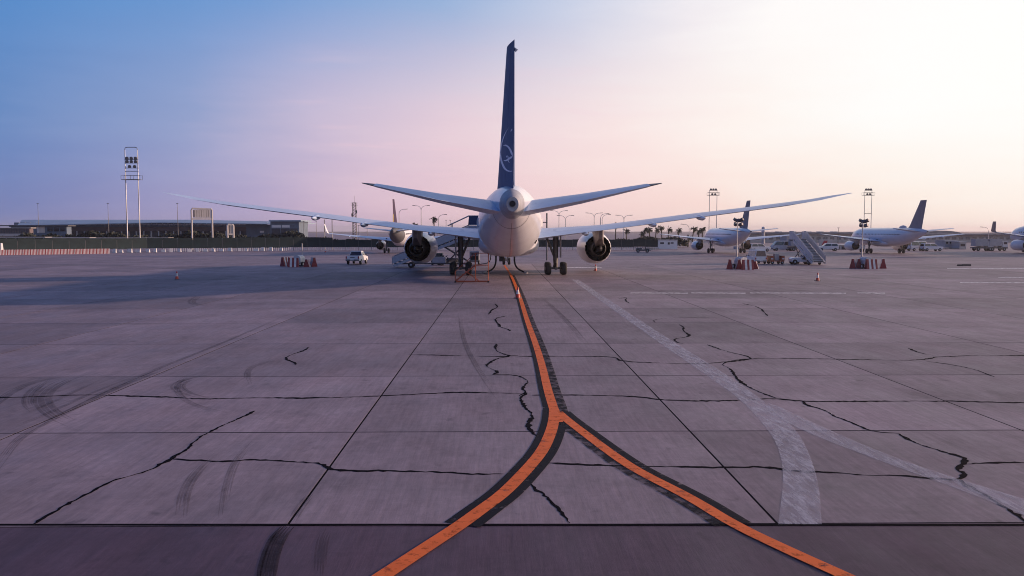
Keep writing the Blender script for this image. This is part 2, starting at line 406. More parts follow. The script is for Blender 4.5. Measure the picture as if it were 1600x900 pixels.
ribbon(m2, -hw-.14, -hw+.01, .0060, 'black_border', 'p_black'); ribbon(m2, hw-.01, hw+.23, .0060, 'black_border', 'p_blackworn')
ribbon(b_left, -hw-.17, -hw+.01, .0064, 'black_border', 'p_black'); ribbon(b_left[:-1], hw-.01, hw+.19, .0068, 'black_border', 'p_black')
ribbon(b_right, hw-.01, hw+.19, .0072, 'black_border', 'p_black'); ribbon(b_right[:-1], -hw-.19, -hw+.01, .0076, 'black_border', 'p_blackworn')
fade = struct(bpy.data.objects.new('faded_line', None)); COL.objects.link(fade)
strip([(893, 437), (1008.9, 521), (1108, 589), (1160, 626), (1202, 673), (1217.8, 701.5), (1225.6, 743), (1216, 819.4)],
      [(904, 437), (1031, 521), (1146, 592), (1199, 631), (1249, 675), (1270, 722), (1281, 764), (1284, 819.4)], .005, 'faded_white_line', 'p_white', fade, 70)
strip([(1200, 630), (1222, 637), (1296, 673), (1426.6, 727), (1600, 780)], [(1200, 640), (1249, 672), (1374, 720), (1500, 765), (1602, 806)], .0052, 'faded_white_line', 'p_white2', fade, 50)
for a, b in ((985, 1075), (1080, 1165), (1172, 1322), (1340, 1383)):
    strip([(a, 457.2), (b, 457.5)], [(a, 458.3), (b, 458.8)], .005, 'thin_white_line', 'p_thin', fade, 10, 0)
for a, b, y in ((1500, 1600, 441), (1560, 1640, 433), (860, 940, 417.5), (1480, 1640, 419)):
    strip([(a, y), (b, y+.3)], [(a, y+.8), (b, y+1.2)], .003, 'thin_white_line', 'p_thin', fade, 10, 0)
cracks = struct(bpy.data.objects.new('pavement_cracks', None)); COL.objects.link(cracks)
def crack(pts, w=.045, z=.0035):
    g = [G(*p) for p in pts]; L_ = sum((b-a).length for a, b in zip(g, g[1:])); n = max(6, int(L_/.10))
    q = resample(smooth(g, 1), n); A_, B_ = [], []
    ph = random.random()*9
    for k, p in enumerate(q):
        d = (q[min(k+1, n)]-q[max(k-1, 0)]).normalized(); nx = Vector((-d.y, d.x, 0))
        j = nx*random.uniform(-.018, .018)
        ww = 1.12*w*(.55+.45*math.sin(k*.22+ph)*math.sin(k*.07+ph)+random.uniform(0, .6)**1.5)*min(1, .35+k*.2, .35+(n-k)*.2)
        A_.append(p+j+nx*ww*random.uniform(.55, 1.5)); B_.append(p+j-nx*ww*random.uniform(.55, 1.5))
    m = MB(); m.add([(p.x, p.y, z) for p in A_+B_], [(k, k+1, n+2+k, n+1+k) for k in range(n)])
    m.build('crack', 'tar', cracks)
crack(Z1((95, 748), (140, 722), (200, 685), (250, 662), (320, 622), (370, 605), (440, 588), (490, 562), (515, 548), (560, 520), (590, 490), (640, 462), (700, 435), (745, 415), (762, 406)), .04)
crack(Z1((515, 550), (600, 555), (700, 558), (740, 552), (800, 553), (900, 560), (960, 563), (980, 575), (1000, 583), (1090, 588), (1150, 584), (1200, 587), (1350, 590), (1400, 596), (1510, 595)), .050)
crack(Z1((-40, 366), (90, 365), (250, 357), (400, 362), (520, 365), (600, 371), (700, 368), (800, 367), (950, 368), (1130, 362), (1250, 356), (1370, 350), (1450, 352), (1560, 354)), .062)
crack(Z2((60, 359), (200, 358), (380, 363), (440, 373), (560, 377), (700, 374), (780, 368), (870, 378), (1000, 378), (1285, 376), (1420, 380), (1560, 382)), .062)
crack(Z1((1225, 238), (1350, 240), (1490, 244), (1550, 240)), .06)
crack(Z2((20, 243), (200, 243), (310, 244), (325, 258), (450, 263), (530, 266), (620, 262), (720, 248), (900, 250), (1100, 254), (1220, 255), (1285, 242), (1560, 240)), .058)
crack(Z1((925, 215), (905, 228), (870, 238), (850, 250), (885, 262), (885, 268)), .05)
crack(Z4((135, 440), (125, 470), (150, 492), (225, 512), (150, 522), (110, 540), (72, 568), (95, 585), (148, 602), (110, 620)), .05)
crack(Z4((125, 205), (145, 225), (105, 240), (88, 268)), .06)
crack(Z4((185, 278), (125, 290), (135, 315), (155, 330), (145, 338), (205, 355), (215, 365)), .06)
crack(Z4((110, 620), (260, 622), (325, 658), (300, 685), (285, 705), (312, 720), (270, 745)), .04)
crack(Z3((505, 55), (460, 95), (475, 120), (490, 150), (550, 200), (505, 260), (530, 300), (570, 340)), .05)
crack(Z3((530, 640), (560, 680), (610, 700), (645, 740), (700, 790), (730, 830), (780, 890)), .04)
crack(Z2((105, 562), (280, 570), (450, 573), (640, 576), (760, 573), (850, 588), (980, 590), (1060, 600), (1150, 598), (1300, 612), (1340, 610), (1360, 590), (1325, 585), (1360, 555), (1350, 545), (1280, 525), (1200, 500), (1160, 475)), .048)
crack(Z2((1360, 565), (1440, 560), (1560, 562)), .035)
crack(Z2((1340, 612), (1360, 630), (1420, 660), (1470, 690), (1545, 742)), .045)
crack(Z2((585, 208), (640, 228), (720, 246), (700, 255), (620, 262), (660, 285), (665, 300), (690, 325), (740, 350), (790, 368)), .045)
crack(Z2((870, 378), (880, 388), (940, 405), (960, 420), (1000, 435), (1060, 460), (1090, 470), (1160, 473)), .045)
crack(Z2((500, 148), (515, 155), (510, 165), (533, 180), (520, 186), (485, 190), (490, 200), (512, 205)), .05)
crack(Z2((1185, 218), (1225, 235), (1280, 242)), .04)
crack(Z2((1240, 258), (1300, 265), (1380, 280), (1445, 305)), .035)
crack(Z2((430, 142), (420, 135), (460, 128), (640, 125)), .03)
crack(Z2((690, 85), (740, 95), (765, 122)), .05)
crack(Z2((320, 70), (345, 66), (338, 76), (352, 84)), .05)
skids = struct(bpy.data.objects.new('tyre_marks', None)); COL.objects.link(skids)
def skid(pts, w, m='skid', z=.0042):
    g = resample(smooth([G(*p) for p in pts], 3), 60); mb = MB(); n = 60
    for q in range(5):                         # a tyre leaves several tread tracks
        off = w*(-.5+(q+.5)/5+random.uniform(-.05, .05)); hw = w*random.uniform(.06, .12)*(1 if m == 'skid' else 1.35); tr = 0 if m == 'skid2' else 12; s0, s1 = random.randint(0, tr), n-random.randint(0, tr); A_, B_ = [], []
        for k in range(s0, s1+1):
            d = (g[min(k+1, n)]-g[max(k-1, 0)]).normalized(); nx = Vector((-d.y, d.x, 0)); f = min(1, .1+(k-s0)*.07, .1+(s1-k)*.07)
            A_.append(g[k]+nx*(off+hw*f)); B_.append(g[k]+nx*(off-hw*f))
        c = len(A_); mb.add([(p.x, p.y, z) for p in A_+B_], [(k, k+1, c+k+1, c+k) for k in range(c-1)])
    mb.build('tyre_mark', m, skids)
skid(Z1((0, 445), (100, 405), (200, 360), (310, 305)), .16); skid(Z1((-20, 475), (120, 425), (280, 350), (430, 290)), .16, z=.0044)
skid(Z1((230, 300), (150, 335), (120, 375), (160, 420), (270, 468)), .42, z=.0046)
skid(Z1((150, 310), (90, 350), (80, 385), (110, 410)), .3)
skid(Z1((640, 296), (560, 312), (525, 330), (545, 352), (620, 370)), .42)
skid(Z1((860, 250), (760, 268), (735, 295), (750, 330)), .2)
skid(Z1((862, 750), (830, 785), (806, 845), (792, 930)), .24, 'skid2', .001); skid(Z1((935, 650), (900, 690), (868, 742)), .18)
skid(Z1((-60, 640), (0, 560), (60, 480), (190, 415), (360, 330), (560, 255)), .22, z=.0050); skid(Z1((-60, 420), (60, 330), (190, 300), (330, 296)), .3, z=.0052); skid(Z1((560, 300), (520, 335), (560, 385), (700, 420)), .2, z=.0049)
skid(Z1((985, 752), (962, 800), (958, 905)), .2, 'skid', .001)
skid(Z1((640, 540), (585, 590), (550, 650), (540, 740)), .2); skid(Z1((760, 490), (700, 560), (675, 640), (665, 730)), .18)
skid(Z1((1375, 110), (1385, 200), (1440, 300), (1532, 420)), .22)
skid(Z1((0, 560), (20, 510), (80, 470), (200, 400), (420, 300), (700, 190), (900, 100)), .18, z=.0048)

skid(Z1((600, 60), (560, 85), (640, 95)), .5); skid(Z2((80, 60), (160, 130), (250, 240)), .3)

# ------------------------------------------------------------------ aircraft
def airfoil(x_le, x_te, z_te, inc, t, lo=0., hi=1., camber=.004):
    """closed loop of (chordwise s, z); s grows aft; inc = rise of the leading edge over the trailing edge"""
    c = x_te-x_le; xs = [lo+(hi-lo)*k for k in (0, .015, .05, .12, .25, .42, .6, .78, .92, 1)]
    def yt(x): return 5*t*(.2969*math.sqrt(max(x, 0))-.126*x-.3516*x*x+.2843*x**3-.1036*x**4)
    up_, lo_ = [], []
    for x in xs:
        zc = camber*math.sin(math.pi*x); base_ = z_te+inc*(1-x)
        up_.append((x_le+c*x, base_+c*(zc+yt(x)))); lo_.append((x_le+c*x, base_+c*(zc-yt(x))))
    return up_+lo_[::-1]
def surface(stations, sg, side, lo=0., hi=1.):
    rings = []
    for X, le, te, z, inc, t in stations:
        rings.append([(side*X, sg-s_, z_) for s_, z_ in airfoil(le, te, z, inc, t, lo, hi)])
    return MB().loft(rings)
def part_stations(st, a, b):
    """stations between span a and b"""
    def at(X):
        for p, q in zip(st, st[1:]):
            if p[0] <= X <= q[0]:
                f = (X-p[0])/(q[0]-p[0]); return tuple(u+(v-u)*f for u, v in zip(p, q))
    return [at(a)]+[p for p in st if a < p[0] < b]+[at(b)]
def wheel(mb_t, mb_r, c, r, w):
    c = Vector(c)
    mb_t.lathe(c-Vector((w/2, 0, 0)), (1, 0, 0), [(0, r*.55), (0, r*.8), (w*.1, r*.94), (w*.28, r), (w*.72, r), (w*.9, r*.94), (w, r*.8), (w, r*.55)], 20)
    mb_r.lathe(c-Vector((w/2-.01, 0, 0)), (1, 0, 0), [(-.02, .05), (-.02, r*.2), (.03, r*.5), (w-.05, r*.5), (w, r*.2), (w, .05)], 14)
def make_airliner(p, label, loc):
    sg = p['gear_s']; k = p['k']                 # k: size against the wide-body
    root = thing(p['name'], label, 'airliner', loc)
    n = 40; rings = []
    for s_, zc, rw, rh in p['fus']:
        rings.append([(rw*math.cos(t), sg-s_, zc+rh*math.sin(t)) for t in (2*math.pi*q/n for q in range(n))])
    fus = MB().loft(rings).build('fuselage', 'fuselage', root, True)
    # wing-to-body fairing
    rings = []
    for s_, zc, rw, rh in p['belly']:
        rings.append([(rw*math.copysign(abs(math.cos(t))**.8, math.cos(t)), sg-s_, zc+rh*math.copysign(abs(math.sin(t))**.85, math.sin(t))) for t in (2*math.pi*q/n for q in range(n))])
    MB().loft(rings).build('belly_fairing', 'fuselage', root, True)
    # tail exhaust
    s_, zc, rw, rh = p['fus'][-1]
    MB().lathe((0, sg-s_+.25, zc+.02), (0, -1, 0), [(0, .22*k+.02), (.36, .20*k+.02), (.36, .19*k), (.05, .17*k)], 20).build('exhaust_pipe', 'dmetal', root, True)
    MB().lathe((0, sg-s_-.06, zc+.02), (0, -1, 0), [(-.02, .01), (0, .185*k)], 20).build('exhaust_opening', 'inside', root)
    if p['big']:
        MB().loft([[(rw_*1.02*math.cos(t_), sg-s_2-.04, zc_+rh_*1.02*math.sin(t_)) for t_ in (2*math.pi*q/32 for q in range(32))] for s_2, zc_, rw_, rh_ in p['fus'][-4:]]).build('tail_cone', 'grey', root, True)
        # tail-cone joint, fuselage seam and small openings
        def seam(s0, a0, a1, grow, wid, nm, mt):
            import bisect
            for (sa, za, wa, ha), (sb, zb, wb, hb) in zip(p['fus'], p['fus'][1:]):
                if sa <= s0 <= sb: break
            out = []
            for ds in (-wid/2, wid/2):
                f = (s0+ds-sa)/(sb-sa)
                out.append([((wa+(wb-wa)*f+grow)*math.cos(t), sg-s0-ds, za+(zb-za)*f+(ha+(hb-ha)*f+grow)*math.sin(t)) for t in (a0+(a1-a0)*q/40 for q in range(41))])
            MB().loft(out, False, False).build(nm, mt, fus)
        seam(43.5, math.pi*1.02, math.pi*1.42, .012, .10, 'door_seam', 'dgrey'); seam(57.2, math.pi*1.08, math.pi*1.92, .012, .09, 'tail_seam', 'dgrey'); seam(51.5, math.pi*.1, math.pi*.9, .006, .03, 'tail_seam', 'grey'); seam(48.5, math.pi, math.pi*2, .006, .025, 'tail_seam', 'grey'); seam(53.5, math.pi, math.pi*2, .006, .025, 'tail_seam', 'grey'); seam(45.5, 0, math.pi*2, .006, .025, 'tail_seam', 'grey')
        cl_ = MB(); cl_.add([(x_, sg-s_2, zc_-rh_-.006) for s_2, zc_, rw_, rh_ in p['fus'][8:16] for x_ in (-.02, .02)], [(2*q, 2*q+1, 2*q+3, 2*q+2) for q in range(7)]); cl_.build('keel_seam', 'grey', fus)
        MB().box((0, 0, 0), (.34, .05, .34)).build('vent_panel', 'black', fus).matrix_local = Matrix.Translation((2.17, sg-46.3, 3.62)) @ Matrix.Rotation(R(-42), 4, 'Z') @ Matrix.Rotation(R(35), 4, 'Y')
        for sx in (-1, 1):
            MB().lathe((sx*2.36, sg-46.6, 5.2), (sx, -.28, 0), [(.2, .01), (.36, .42), (.40, .40), (.40, .01)], 18).build('outflow_panel', 'lgrey', fus)
        # cabin-window rows are dark glass dots along the sides
    w = MB()
    for q in range(p['nwin']):
        s_ = p['win'][0]+q*p['win'][1]
        for sx in (-1, 1): w.box((sx*(p['R']-.07), sg-s_, p['winz']), (.05, .2, .28))
    stuff(w.build('cabin_windows', 'glass', fus))
    MB().loft([[(x*p['cock'][1], sg-p['cock'][0]-dy, z) for x, dy, z in ((-1, .7, p['cock'][2]), (-.5, .05, p['cock'][2]-.05), (.5, .05, p['cock'][2]-.05), (1, .7, p['cock'][2]))],
               [(x*p['cock'][1]*.9, sg-p['cock'][0]-dy-.55, z+.5*k**.5) for x, dy, z in ((-1, .7, p['cock'][2]), (-.5, .05, p['cock'][2]-.05), (.5, .05, p['cock'][2]-.05), (1, .7, p['cock'][2]))]], False, False).build('cockpit_window', 'glass', fus)
    # wings
    for side in (-1, 1):
        nm = 'wing'
        wst = p['wing']
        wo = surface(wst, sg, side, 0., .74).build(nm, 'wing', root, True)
        for a, b in p['flaps']:
            fl = part_stations(wst, a, b)
            fl = [(X, le, te, z, inc, t) for X, le, te, z, inc, t in fl]
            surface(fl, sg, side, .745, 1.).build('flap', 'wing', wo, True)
        rest = []
        edges = [wst[0][0]]+[e for ab in p['flaps'] for e in ab]+[wst[-1][0]]
        for a, b in zip(edges[::2], edges[1::2]):
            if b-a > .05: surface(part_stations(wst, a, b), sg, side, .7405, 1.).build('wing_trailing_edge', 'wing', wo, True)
        for X in p['fairings']:
            st = part_stations(wst, X, X+.01)[0]; c = st[2]-st[1]
            y0 = sg-(st[2]-.42*c*(.6+.4*k)); y1 = sg-st[2]-.75*k; z = st[3]
            prof = [(0, .04), (.2, .2), (.45, .3), (.7, .27), (.9, .14), (1, .02)]
            rg = []
            for f, r_ in prof:
                yy = y0+(y1-y0)*f; zz = z+(.1 if f < .5 else .0)-.08*k-(.08*k if f > .3 else 0)
                rg.append([(side*X+r_*k*1.15*math.cos(t), yy, zz+r_*k*.85*math.sin(t)) for t in (2*math.pi*q/12 for q in range(12))])
            MB().loft(rg).build('flap_fairing', 'wing', wo, True)
        if p.get('winglet'):
            t_ = wst[-1]; X = t_[0]
            rg = []
            for dx, dz, le, te in ((0, 0, t_[1], t_[2]), (.25, .25, t_[1]+.15, t_[2]+.1), (.45, 1.0, t_[1]+.7, t_[2]+.5), (.7, 2.1, t_[1]+1.5, t_[2]+.9)):
                rg.append([(side*(X+dx)+w_, sg-s_, t_[3]+dz+.05) for s_, w_ in ((le, 0), ((le+te)/2, .06), (te, 0), ((le+te)/2, -.06))])
            MB().loft(rg).build('winglet', p['winglet'], wo, True)
        # stabiliser and elevator
        st = p['stab']
        so_ = surface(st, sg, side, 0., .70).build('stabiliser', 'wing', root, True)
        surface(st, sg, side, .706, 1.).build('elevator', 'wing', so_, True)
        t0 = st[-1]
        if p['big']:
            MB().loft([[(side*t0[0], sg-s_, t0[3]+z_) for s_, z_ in ((t0[1], t0[4]), ((t0[1]+t0[2])/2, .12+t0[4]/2), (t0[2], 0), ((t0[1]+t0[2])/2, -.1+t0[4]/2))],
                       [(side*(t0[0]+.75), sg-s_, t0[3]+.16+z_) for s_, z_ in ((t0[2]-.2, .02), (t0[2], .03), (t0[2]+.35, 0), (t0[2], -.03))]]).build('stabiliser_tip', 'dgrey', so_, True)
        # engine
        ex, es, ez, er = p['eng']
        eo = thing('engine', '', '', (side*ex, sg-es, ez)); 
        for key in ('label', 'category'): del eo[key]
        eo.parent = root
        nc = 20; rg = []
        for d, r_ in ((.05, .80), (0, .86), (.08, .92), (.35, .985), (.9, 1.02), (2.0, 1.0), (3.0, .91), (3.62, .80)):
            rg.append([(er*r_*math.cos(t), -d*er, er*r_*math.sin(t)) for t in (2*math.pi*q/(2*nc) for q in range(2*nc))])
        chev = p['big']
        def edge(r_): return [(er*r_*math.cos(2*math.pi*q/(2*nc)), -er*(3.88 if q % 2 == 0 else 3.64) if chev else -er*3.7, er*r_*math.sin(2*math.pi*q/(2*nc))) for q in range(2*nc)]
        rg.append(edge(.785))
        na = MB().loft(rg, False).build('nacelle', 'white', eo, True)
        rg = [edge(.775)]+[[(er*r_*math.cos(t), -d*er, er*r_*math.sin(t)) for t in (2*math.pi*q/(2*nc) for q in range(2*nc))] for d, r_ in ((3.4, .80), (2.4, .80), (.9, .78), (.05, .80))]
        MB().loft(rg, False).build('duct', 'inside', eo, True)
        MB().lathe((0, 0, 0), (0, -1, 0), [(2.3*er, .79*er), (2.32*er, .3*er)], 32, False).build('guide_vane_ring', 'inside', eo)
        MB().lathe((0, 0, 0), (0, -1, 0), [(2.3*er, .55*er), (3.2*er, .58*er), (4.0*er, .47*er), (4.35*er, .40*er), (4.33*er, .385*er), (3.9*er, .36*er)], 32, False).build('core_cowl', 'dmetal', eo, True)
        MB().lathe((0, 0, 0), (0, -1, 0), [(3.6*er, .22*er), (4.3*er, .22*er), (4.7*er, .12*er), (5.0*er, .02*er)], 20).build('exhaust_cone', 'inside' if p['big'] else 'dmetal', eo, True)
        MB().lathe((0, 0, 0), (0, -1, 0), [(.75*er, .79*er), (.75*er, .05*er), (.45*er, .02*er)], 24, False).build('fan', 'dgrey', eo, True)
        # pylon with its heat shield hanging into the jet
        wz = part_stations(wst, ex, ex+.01)[0]
        yw = sg-(wz[2]-.25*(wz[2]-wz[1])); zw = wz[3]+.1*k
        yl = sg-es
        rg = []
        for y_, zt, zb, hw in ((yl-.9*er, ez+1.0*er, ez+.8*er, .10), (yl-2.4*er, ez+1.32*er, ez+.5*er, .34), (yl-3.6*er, zw+.2*k, ez+.36*er, .50), (yl-4.4*er, zw+.1*k, ez+.16*er, .46), (yl-5.3*er, zw-.1, ez+.62*er, .18)):
            hw *= k
            rg.append([(side*ex-hw, y_, zb), (side*ex+hw, y_, zb), (side*ex+hw*1.05, y_, (zb+zt)/2), (side*ex+hw, y_, zt), (side*ex-hw, y_, zt), (side*ex-hw*1.05, y_, (zb+zt)/2)])
        MB().loft(rg).build('pylon', 'hot', root, False)
        # main gear
        gx = p['track']/2; wr, ww, gap = p['wheel']; zt = part_stations(wst, max(gx, wst[0][0]), max(gx, wst[0][0])+.01)[0][3]+.25*k
        go = thing('main_gear', '', '', (side*gx, 0, 0))
        for key in ('label', 'category'): del go[key]
        go.parent = root
        axles = (-.73, .73) if p['big'] else (0,)
        MB().tube([(0, 0, wr), (0, 0, wr+.9*k), (0, .0, zt+.3)], [.20*k, .26*k, .30*k], 14).build('strut', 'dmetal', go, True)
        MB().tube([(0, 0, wr+.9*k), (-side*.9*k, 0, zt-.55*k), (-side*(gx-2.6*k), 0, zt+.15)], .13*k, 8).build('side_brace', 'dmetal', go)
        MB().tube([(0, 0, wr+1.0*k), (0, 1.6*k, zt)], .11*k, 8).build('drag_brace', 'dmetal', go)
        MB().tube([(0, -.18*k, wr+.9*k), (0, -.55*k, wr+.55*k), (0, -.2*k, wr+.15*k)], .06*k, 6).build('torque_link', 'dmetal', go)
        if p['big']:
            MB().bar((0, -.85, wr), (0, .85, wr), .24, .26).build('bogie_beam', 'dmetal', go)
            MB().box((side*.52, .1, (wr+1.2+zt)/2), (.07, 1.5, zt-wr-1.0)).build('gear_door', 'grey', go)
            MB().tube([(-.16*side, -.2, zt), (-.18*side, -.24, wr+.7), (-.3*side, -.6, wr)], .025, 6).build('hydraulic_line', 'black', go)
        for ay in axles:
            MB().tube([(-gap/2, ay*k**0, wr), (gap/2, ay, wr)], .09*k, 8).build('axle', 'dmetal', go)
            for sx in (-1, 1):
                a, b = MB(), MB(); wheel(a, b, (sx*gap/2, ay, wr), wr, ww)
                t_ = a.build('tyre', 'black', go, True); b.build('hub', 'metal', t_, True)
    # nose gear
    ns = p['nose_gear']; ng = thing('nose_gear', '', '', (0, sg-ns, 0))
    for key in ('label', 'category'): del ng[key]
    ng.parent = root; r_ = p['wheel'][0]*.75
    MB().tube([(0, 0, r_), (0, -.1, p['fus'][3][1]-p['fus'][3][3]+.3)], .12*k+.03, 10).build('strut', 'lgrey', ng, True)
    for sx in (-1, 1):
        a, b = MB(), MB(); wheel(a, b, (sx*.36*k**.5, 0, r_), r_, .36*k**.5)
        t_ = a.build('tyre', 'black', ng, True); b.build('hub', 'metal', t_, True)
        MB().box((sx*.62*k, -.4, p['fus'][3][1]-p['fus'][3][3]-.35*k), (.05, 1.8*k, .8*k)).build('gear_door', 'fuselage', ng)
    # fin
    rg = []; rr = []
    for le, te, z, th, xl, xt in p['fin']:
        c = te-le
        loop = airfoil(0, 1, 0, 0, 1, 0, 1, 0)
        def pt(u, w_): return (xl+(xt-xl)*u+w_*th, sg-(le+c*u), z)
        full = [pt(u, w_) for u, w_ in airfoil(0, 1, 0, 0, 1., 0., .70, 0.)]
        rg.append(full); rr.append([pt(u, w_) for u, w_ in airfoil(0, 1, 0, 0, 1., .706, 1., 0.)])
    fo = MB().loft(rg).build('fin', p['fincol'], root, True)
    MB().loft(rr).build('rudder', p.get('rudcol', p['fincol']), fo, True)
    return root, fo, fus

BIG_Y = 88.0; BIG_X = .80
wide = dict(name='wide_body_airliner', big=True, gear_s=31.8, k=1., R=2.89,
    fus=[(0, 4.55, .05, .05), (.25, 4.57, .5, .48), (.8, 4.62, 1.05, 1.0), (2, 4.78, 1.75, 1.72), (4, 4.95, 2.4, 2.42), (7, 5.07, 2.80, 2.85), (10, 5.1, 2.89, 2.97), (25, 5.1, 2.89, 2.97), (42.5, 5.1, 2.89, 2.97),
         (45, 5.16, 2.82, 2.92), (47.5, 5.32, 2.66, 2.76), (50, 5.56, 2.42, 2.52), (52.5, 5.83, 2.12, 2.22), (55, 6.07, 1.76, 1.9), (57.2, 6.24, 1.40, 1.58), (59, 6.32, 1.10, 1.28), (60.6, 6.33, .86, 1.02), (61.8, 6.31, .68, .82), (62.5, 6.28, .54, .66), (62.8, 6.27, .40, .48)],
    belly=[(20, 3.3, .6, .3), (22, 3.25, 2.2, 1.0), (25, 3.2, 2.95, 1.22), (32, 3.2, 3.05, 1.28), (37, 3.2, 2.95, 1.2), (40, 3.25, 2.3, .95), (42.5, 3.2, .9, .5)],
    nwin=0, win=(10, .61), winz=5.75, cock=(2.1, 1.5, 5.9),
    wing=[(2.3, 22.4, 36.4, 3.70, .40, .098), (6, 25.0, 36.7, 4.20, .32, .074), (9.6, 27.4, 37.2, 4.62, .25, .058), (14, 30.1, 38.6, 5.24, .18, .064), (18, 32.6, 39.9, 5.82, .14, .068), (22, 35.1, 41.2, 6.36, .10, .07), (26, 37.6, 42.5, 6.92, .07, .075), (28.2, 39.3, 43.2, 7.30, .05, .06), (29.5, 41.2, 43.8, 7.62, .03, .06), (30.5, 43.4, 44.2, 7.85, .01, .07)],
    flaps=[(2.9, 8.6), (10.6, 19.6), (21.2, 27.4)], fairings=[7.6, 13.9, 18.2],
    stab=[(.7, 52.6, 60.2, 5.82, .42, .15), (5, 56.0, 61.0, 6.60, .28, .145), (9.4, 59.6, 61.7, 7.56, .10, .13)],
    eng=(9.75, 20.9, 2.62, 1.78), track=9.8, wheel=(.64, .60, 1.60), nose_gear=6.0,
    fin=[(48.0, 59.9, 7.4, 1.32, -.62, .10), (50.6, 60.0, 8.2, 1.15, -.60, .12), (54.4, 61.2, 12.0, .82, -.45, .14), (59.1, 62.8, 16.65, .42, -.26, .14), (59.9, 62.9, 17.05, .36, -.25, .14)], fincol='navy')
big, fin_o, fus_o = make_airliner(wide, 'white wide-body airliner with dark blue tail fin parked tail towards the camera', (BIG_X, BIG_Y, 0))
def emblem():
    """pale ring and bird on the fin's port face"""
    sg = wide['gear_s']
    def on_fin(px, py):
        o, d = Vector((0, 0, H)), ray(px, py)
        lo_, hi_ = 20., 90.
        # port face of fin and rudder, found by walking out along the line of sight
        t = 50.
        while t < 90:
            p_ = o+d*t; x, y, z = p_.x-BIG_X, p_.y-BIG_Y, p_.z
            for a, b in zip(wide['fin'], wide['fin'][1:]):
                if a[2] <= z <= b[2]:
                    f = (z-a[2])/(b[2]-a[2]); le, te, _, th, xl, xt = [u+(v-u)*f for u, v in zip(a, b)]
                    u = (sg-y-le)/(te-le)
                    if 0 < u < 1:
                        yt = 5*(.2969*math.sqrt(u)-.126*u-.3516*u*u+.2843*u**3-.1036*u**4)
                        xs = xl+(xt-xl)*u-yt*th
                        if x >= xs-.012: return Vector((x-.0, y, z))
            t += .01
        return None
    def stroke(pts, w0, w1, nm):
        q = resample(smooth([Vector((760+x*.1443, 180+y*.1443, 0)) for x, y in pts], 2), 28); A_, B_ = [], []
        for k, p_ in enumerate(q):
            d = (q[min(k+1, 28)]-q[max(k-1, 0)]); d.normalize(); nx = Vector((-d.y, d.x, 0))
            f = k/28; w = (w0+(w1-w0)*f)*.1443/2*min(1, .25+k*.15, .25+(28-k)*.15)
            a, b = on_fin(*(p_+nx*w).xy), on_fin(*(p_-nx*w).xy)
            if a and b: A_.append(a); B_.append(b)
        n = len(A_)
        if n > 1: MB().add(A_+B_, [(k, k+1, n+k+1, n+k) for k in range(n-1)]).build(nm, 'emblem', fin_o)
    stroke([(242, 133), (205, 190), (170, 280), (152, 370), (152, 450), (172, 530), (205, 590), (250, 610), (280, 604)], 4, 26, 'emblem_ring')
    stroke([(262, 178), (280, 146)], 8, 8, 'emblem_ring')
    stroke([(182, 330), (210, 322), (245, 350), (268, 395), (283, 440)], 14, 24, 'emblem_bird')
    stroke([(186, 490), (215, 492), (245, 472), (283, 446)], 12, 24, 'emblem_bird')
    stroke([(215, 460), (220, 438), (236, 446), (234, 480), (238, 505), (252, 515)], 9, 9, 'emblem_bird')
emblem()
MB().loft([[(x_, 31.8-s_, z_) for x_, s_, z_ in ((.0, 61.0, 16.9), (.16, 61.4, 16.87), (.14, 61.0, 16.75))], [(x_, 31.8-s_, z_) for x_, s_, z_ in ((.20, 63.3, 16.4), (.36, 63.3, 16.3), (.2, 63.2, 16.15))]]).build('fin_tip', 'white', fin_o)
MB().bar((-.12, 31.8-58.3, 7.55), (.1, 31.8-59.9, 8.15), .04, .9).build('fin_root_plate', 'navy', fin_o)

nar = dict(name='narrow_body_airliner', big=False, gear_s=18.0, k=.62, R=1.97,
    fus=[(0, 3.45, .04, .04), (.3, 3.48, .5, .48), (1.2, 3.6, 1.1, 1.1), (3, 3.8, 1.68, 1.75), (5.5, 3.88, 1.95, 2.04), (7, 3.9, 1.97, 2.07), (22, 3.9, 1.97, 2.07), (25.5, 3.95, 1.94, 2.02), (29, 4.25, 1.7, 1.74), (32, 4.6, 1.25, 1.32), (34.5, 4.85, .82, .9), (36.5, 5.0, .42, .5), (37.4, 5.05, .24, .26)],
    belly=[(11.5, 2.5, .4, .2), (13, 2.45, 1.6, .7), (15.5, 2.4, 2.05, .82), (19, 2.4, 2.05, .82), (21.5, 2.45, 1.6, .66), (23.5, 2.4, .5, .3)],
    nwin=30, win=(6, .78), winz=4.45, cock=(1.5, 1.15, 4.55),
    wing=[(1.5, 12.2, 19.6, 2.75, .35, .13), (6.2, 14.8, 19.7, 3.30, .22, .12), (11, 17.4, 20.9, 3.85, .12, .11), (16.4, 20.4, 22.1, 4.5, .04, .1)],
    flaps=[(2.1, 6.0), (6.5, 12.5)], fairings=[4.2, 8.2, 11.8],
    stab=[(.5, 31.5, 35.6, 5.1, .03, .10), (6.2, 34.9, 36.5, 5.75, .0, .1)],
    eng=(5.75, 10.9, 1.72, 1.15), track=7.6, wheel=(.58, .42, .93), nose_gear=5.1,
    fin=[(28.2, 34.9, 5.6, .62, 0, 0), (29.6, 35.1, 6.3, .56, 0, 0), (34.1, 36.7, 11.75, .28, 0, 0)], fincol='purple', rudcol='purple', winglet='white')
gE = G(613, 395.5)
ea, _, _ = make_airliner(nar, 'parked jet with dark purple and yellow fin behind the large left engine', (gE.x+2.2, gE.y, 0)); ea.scale = (.88,)*3
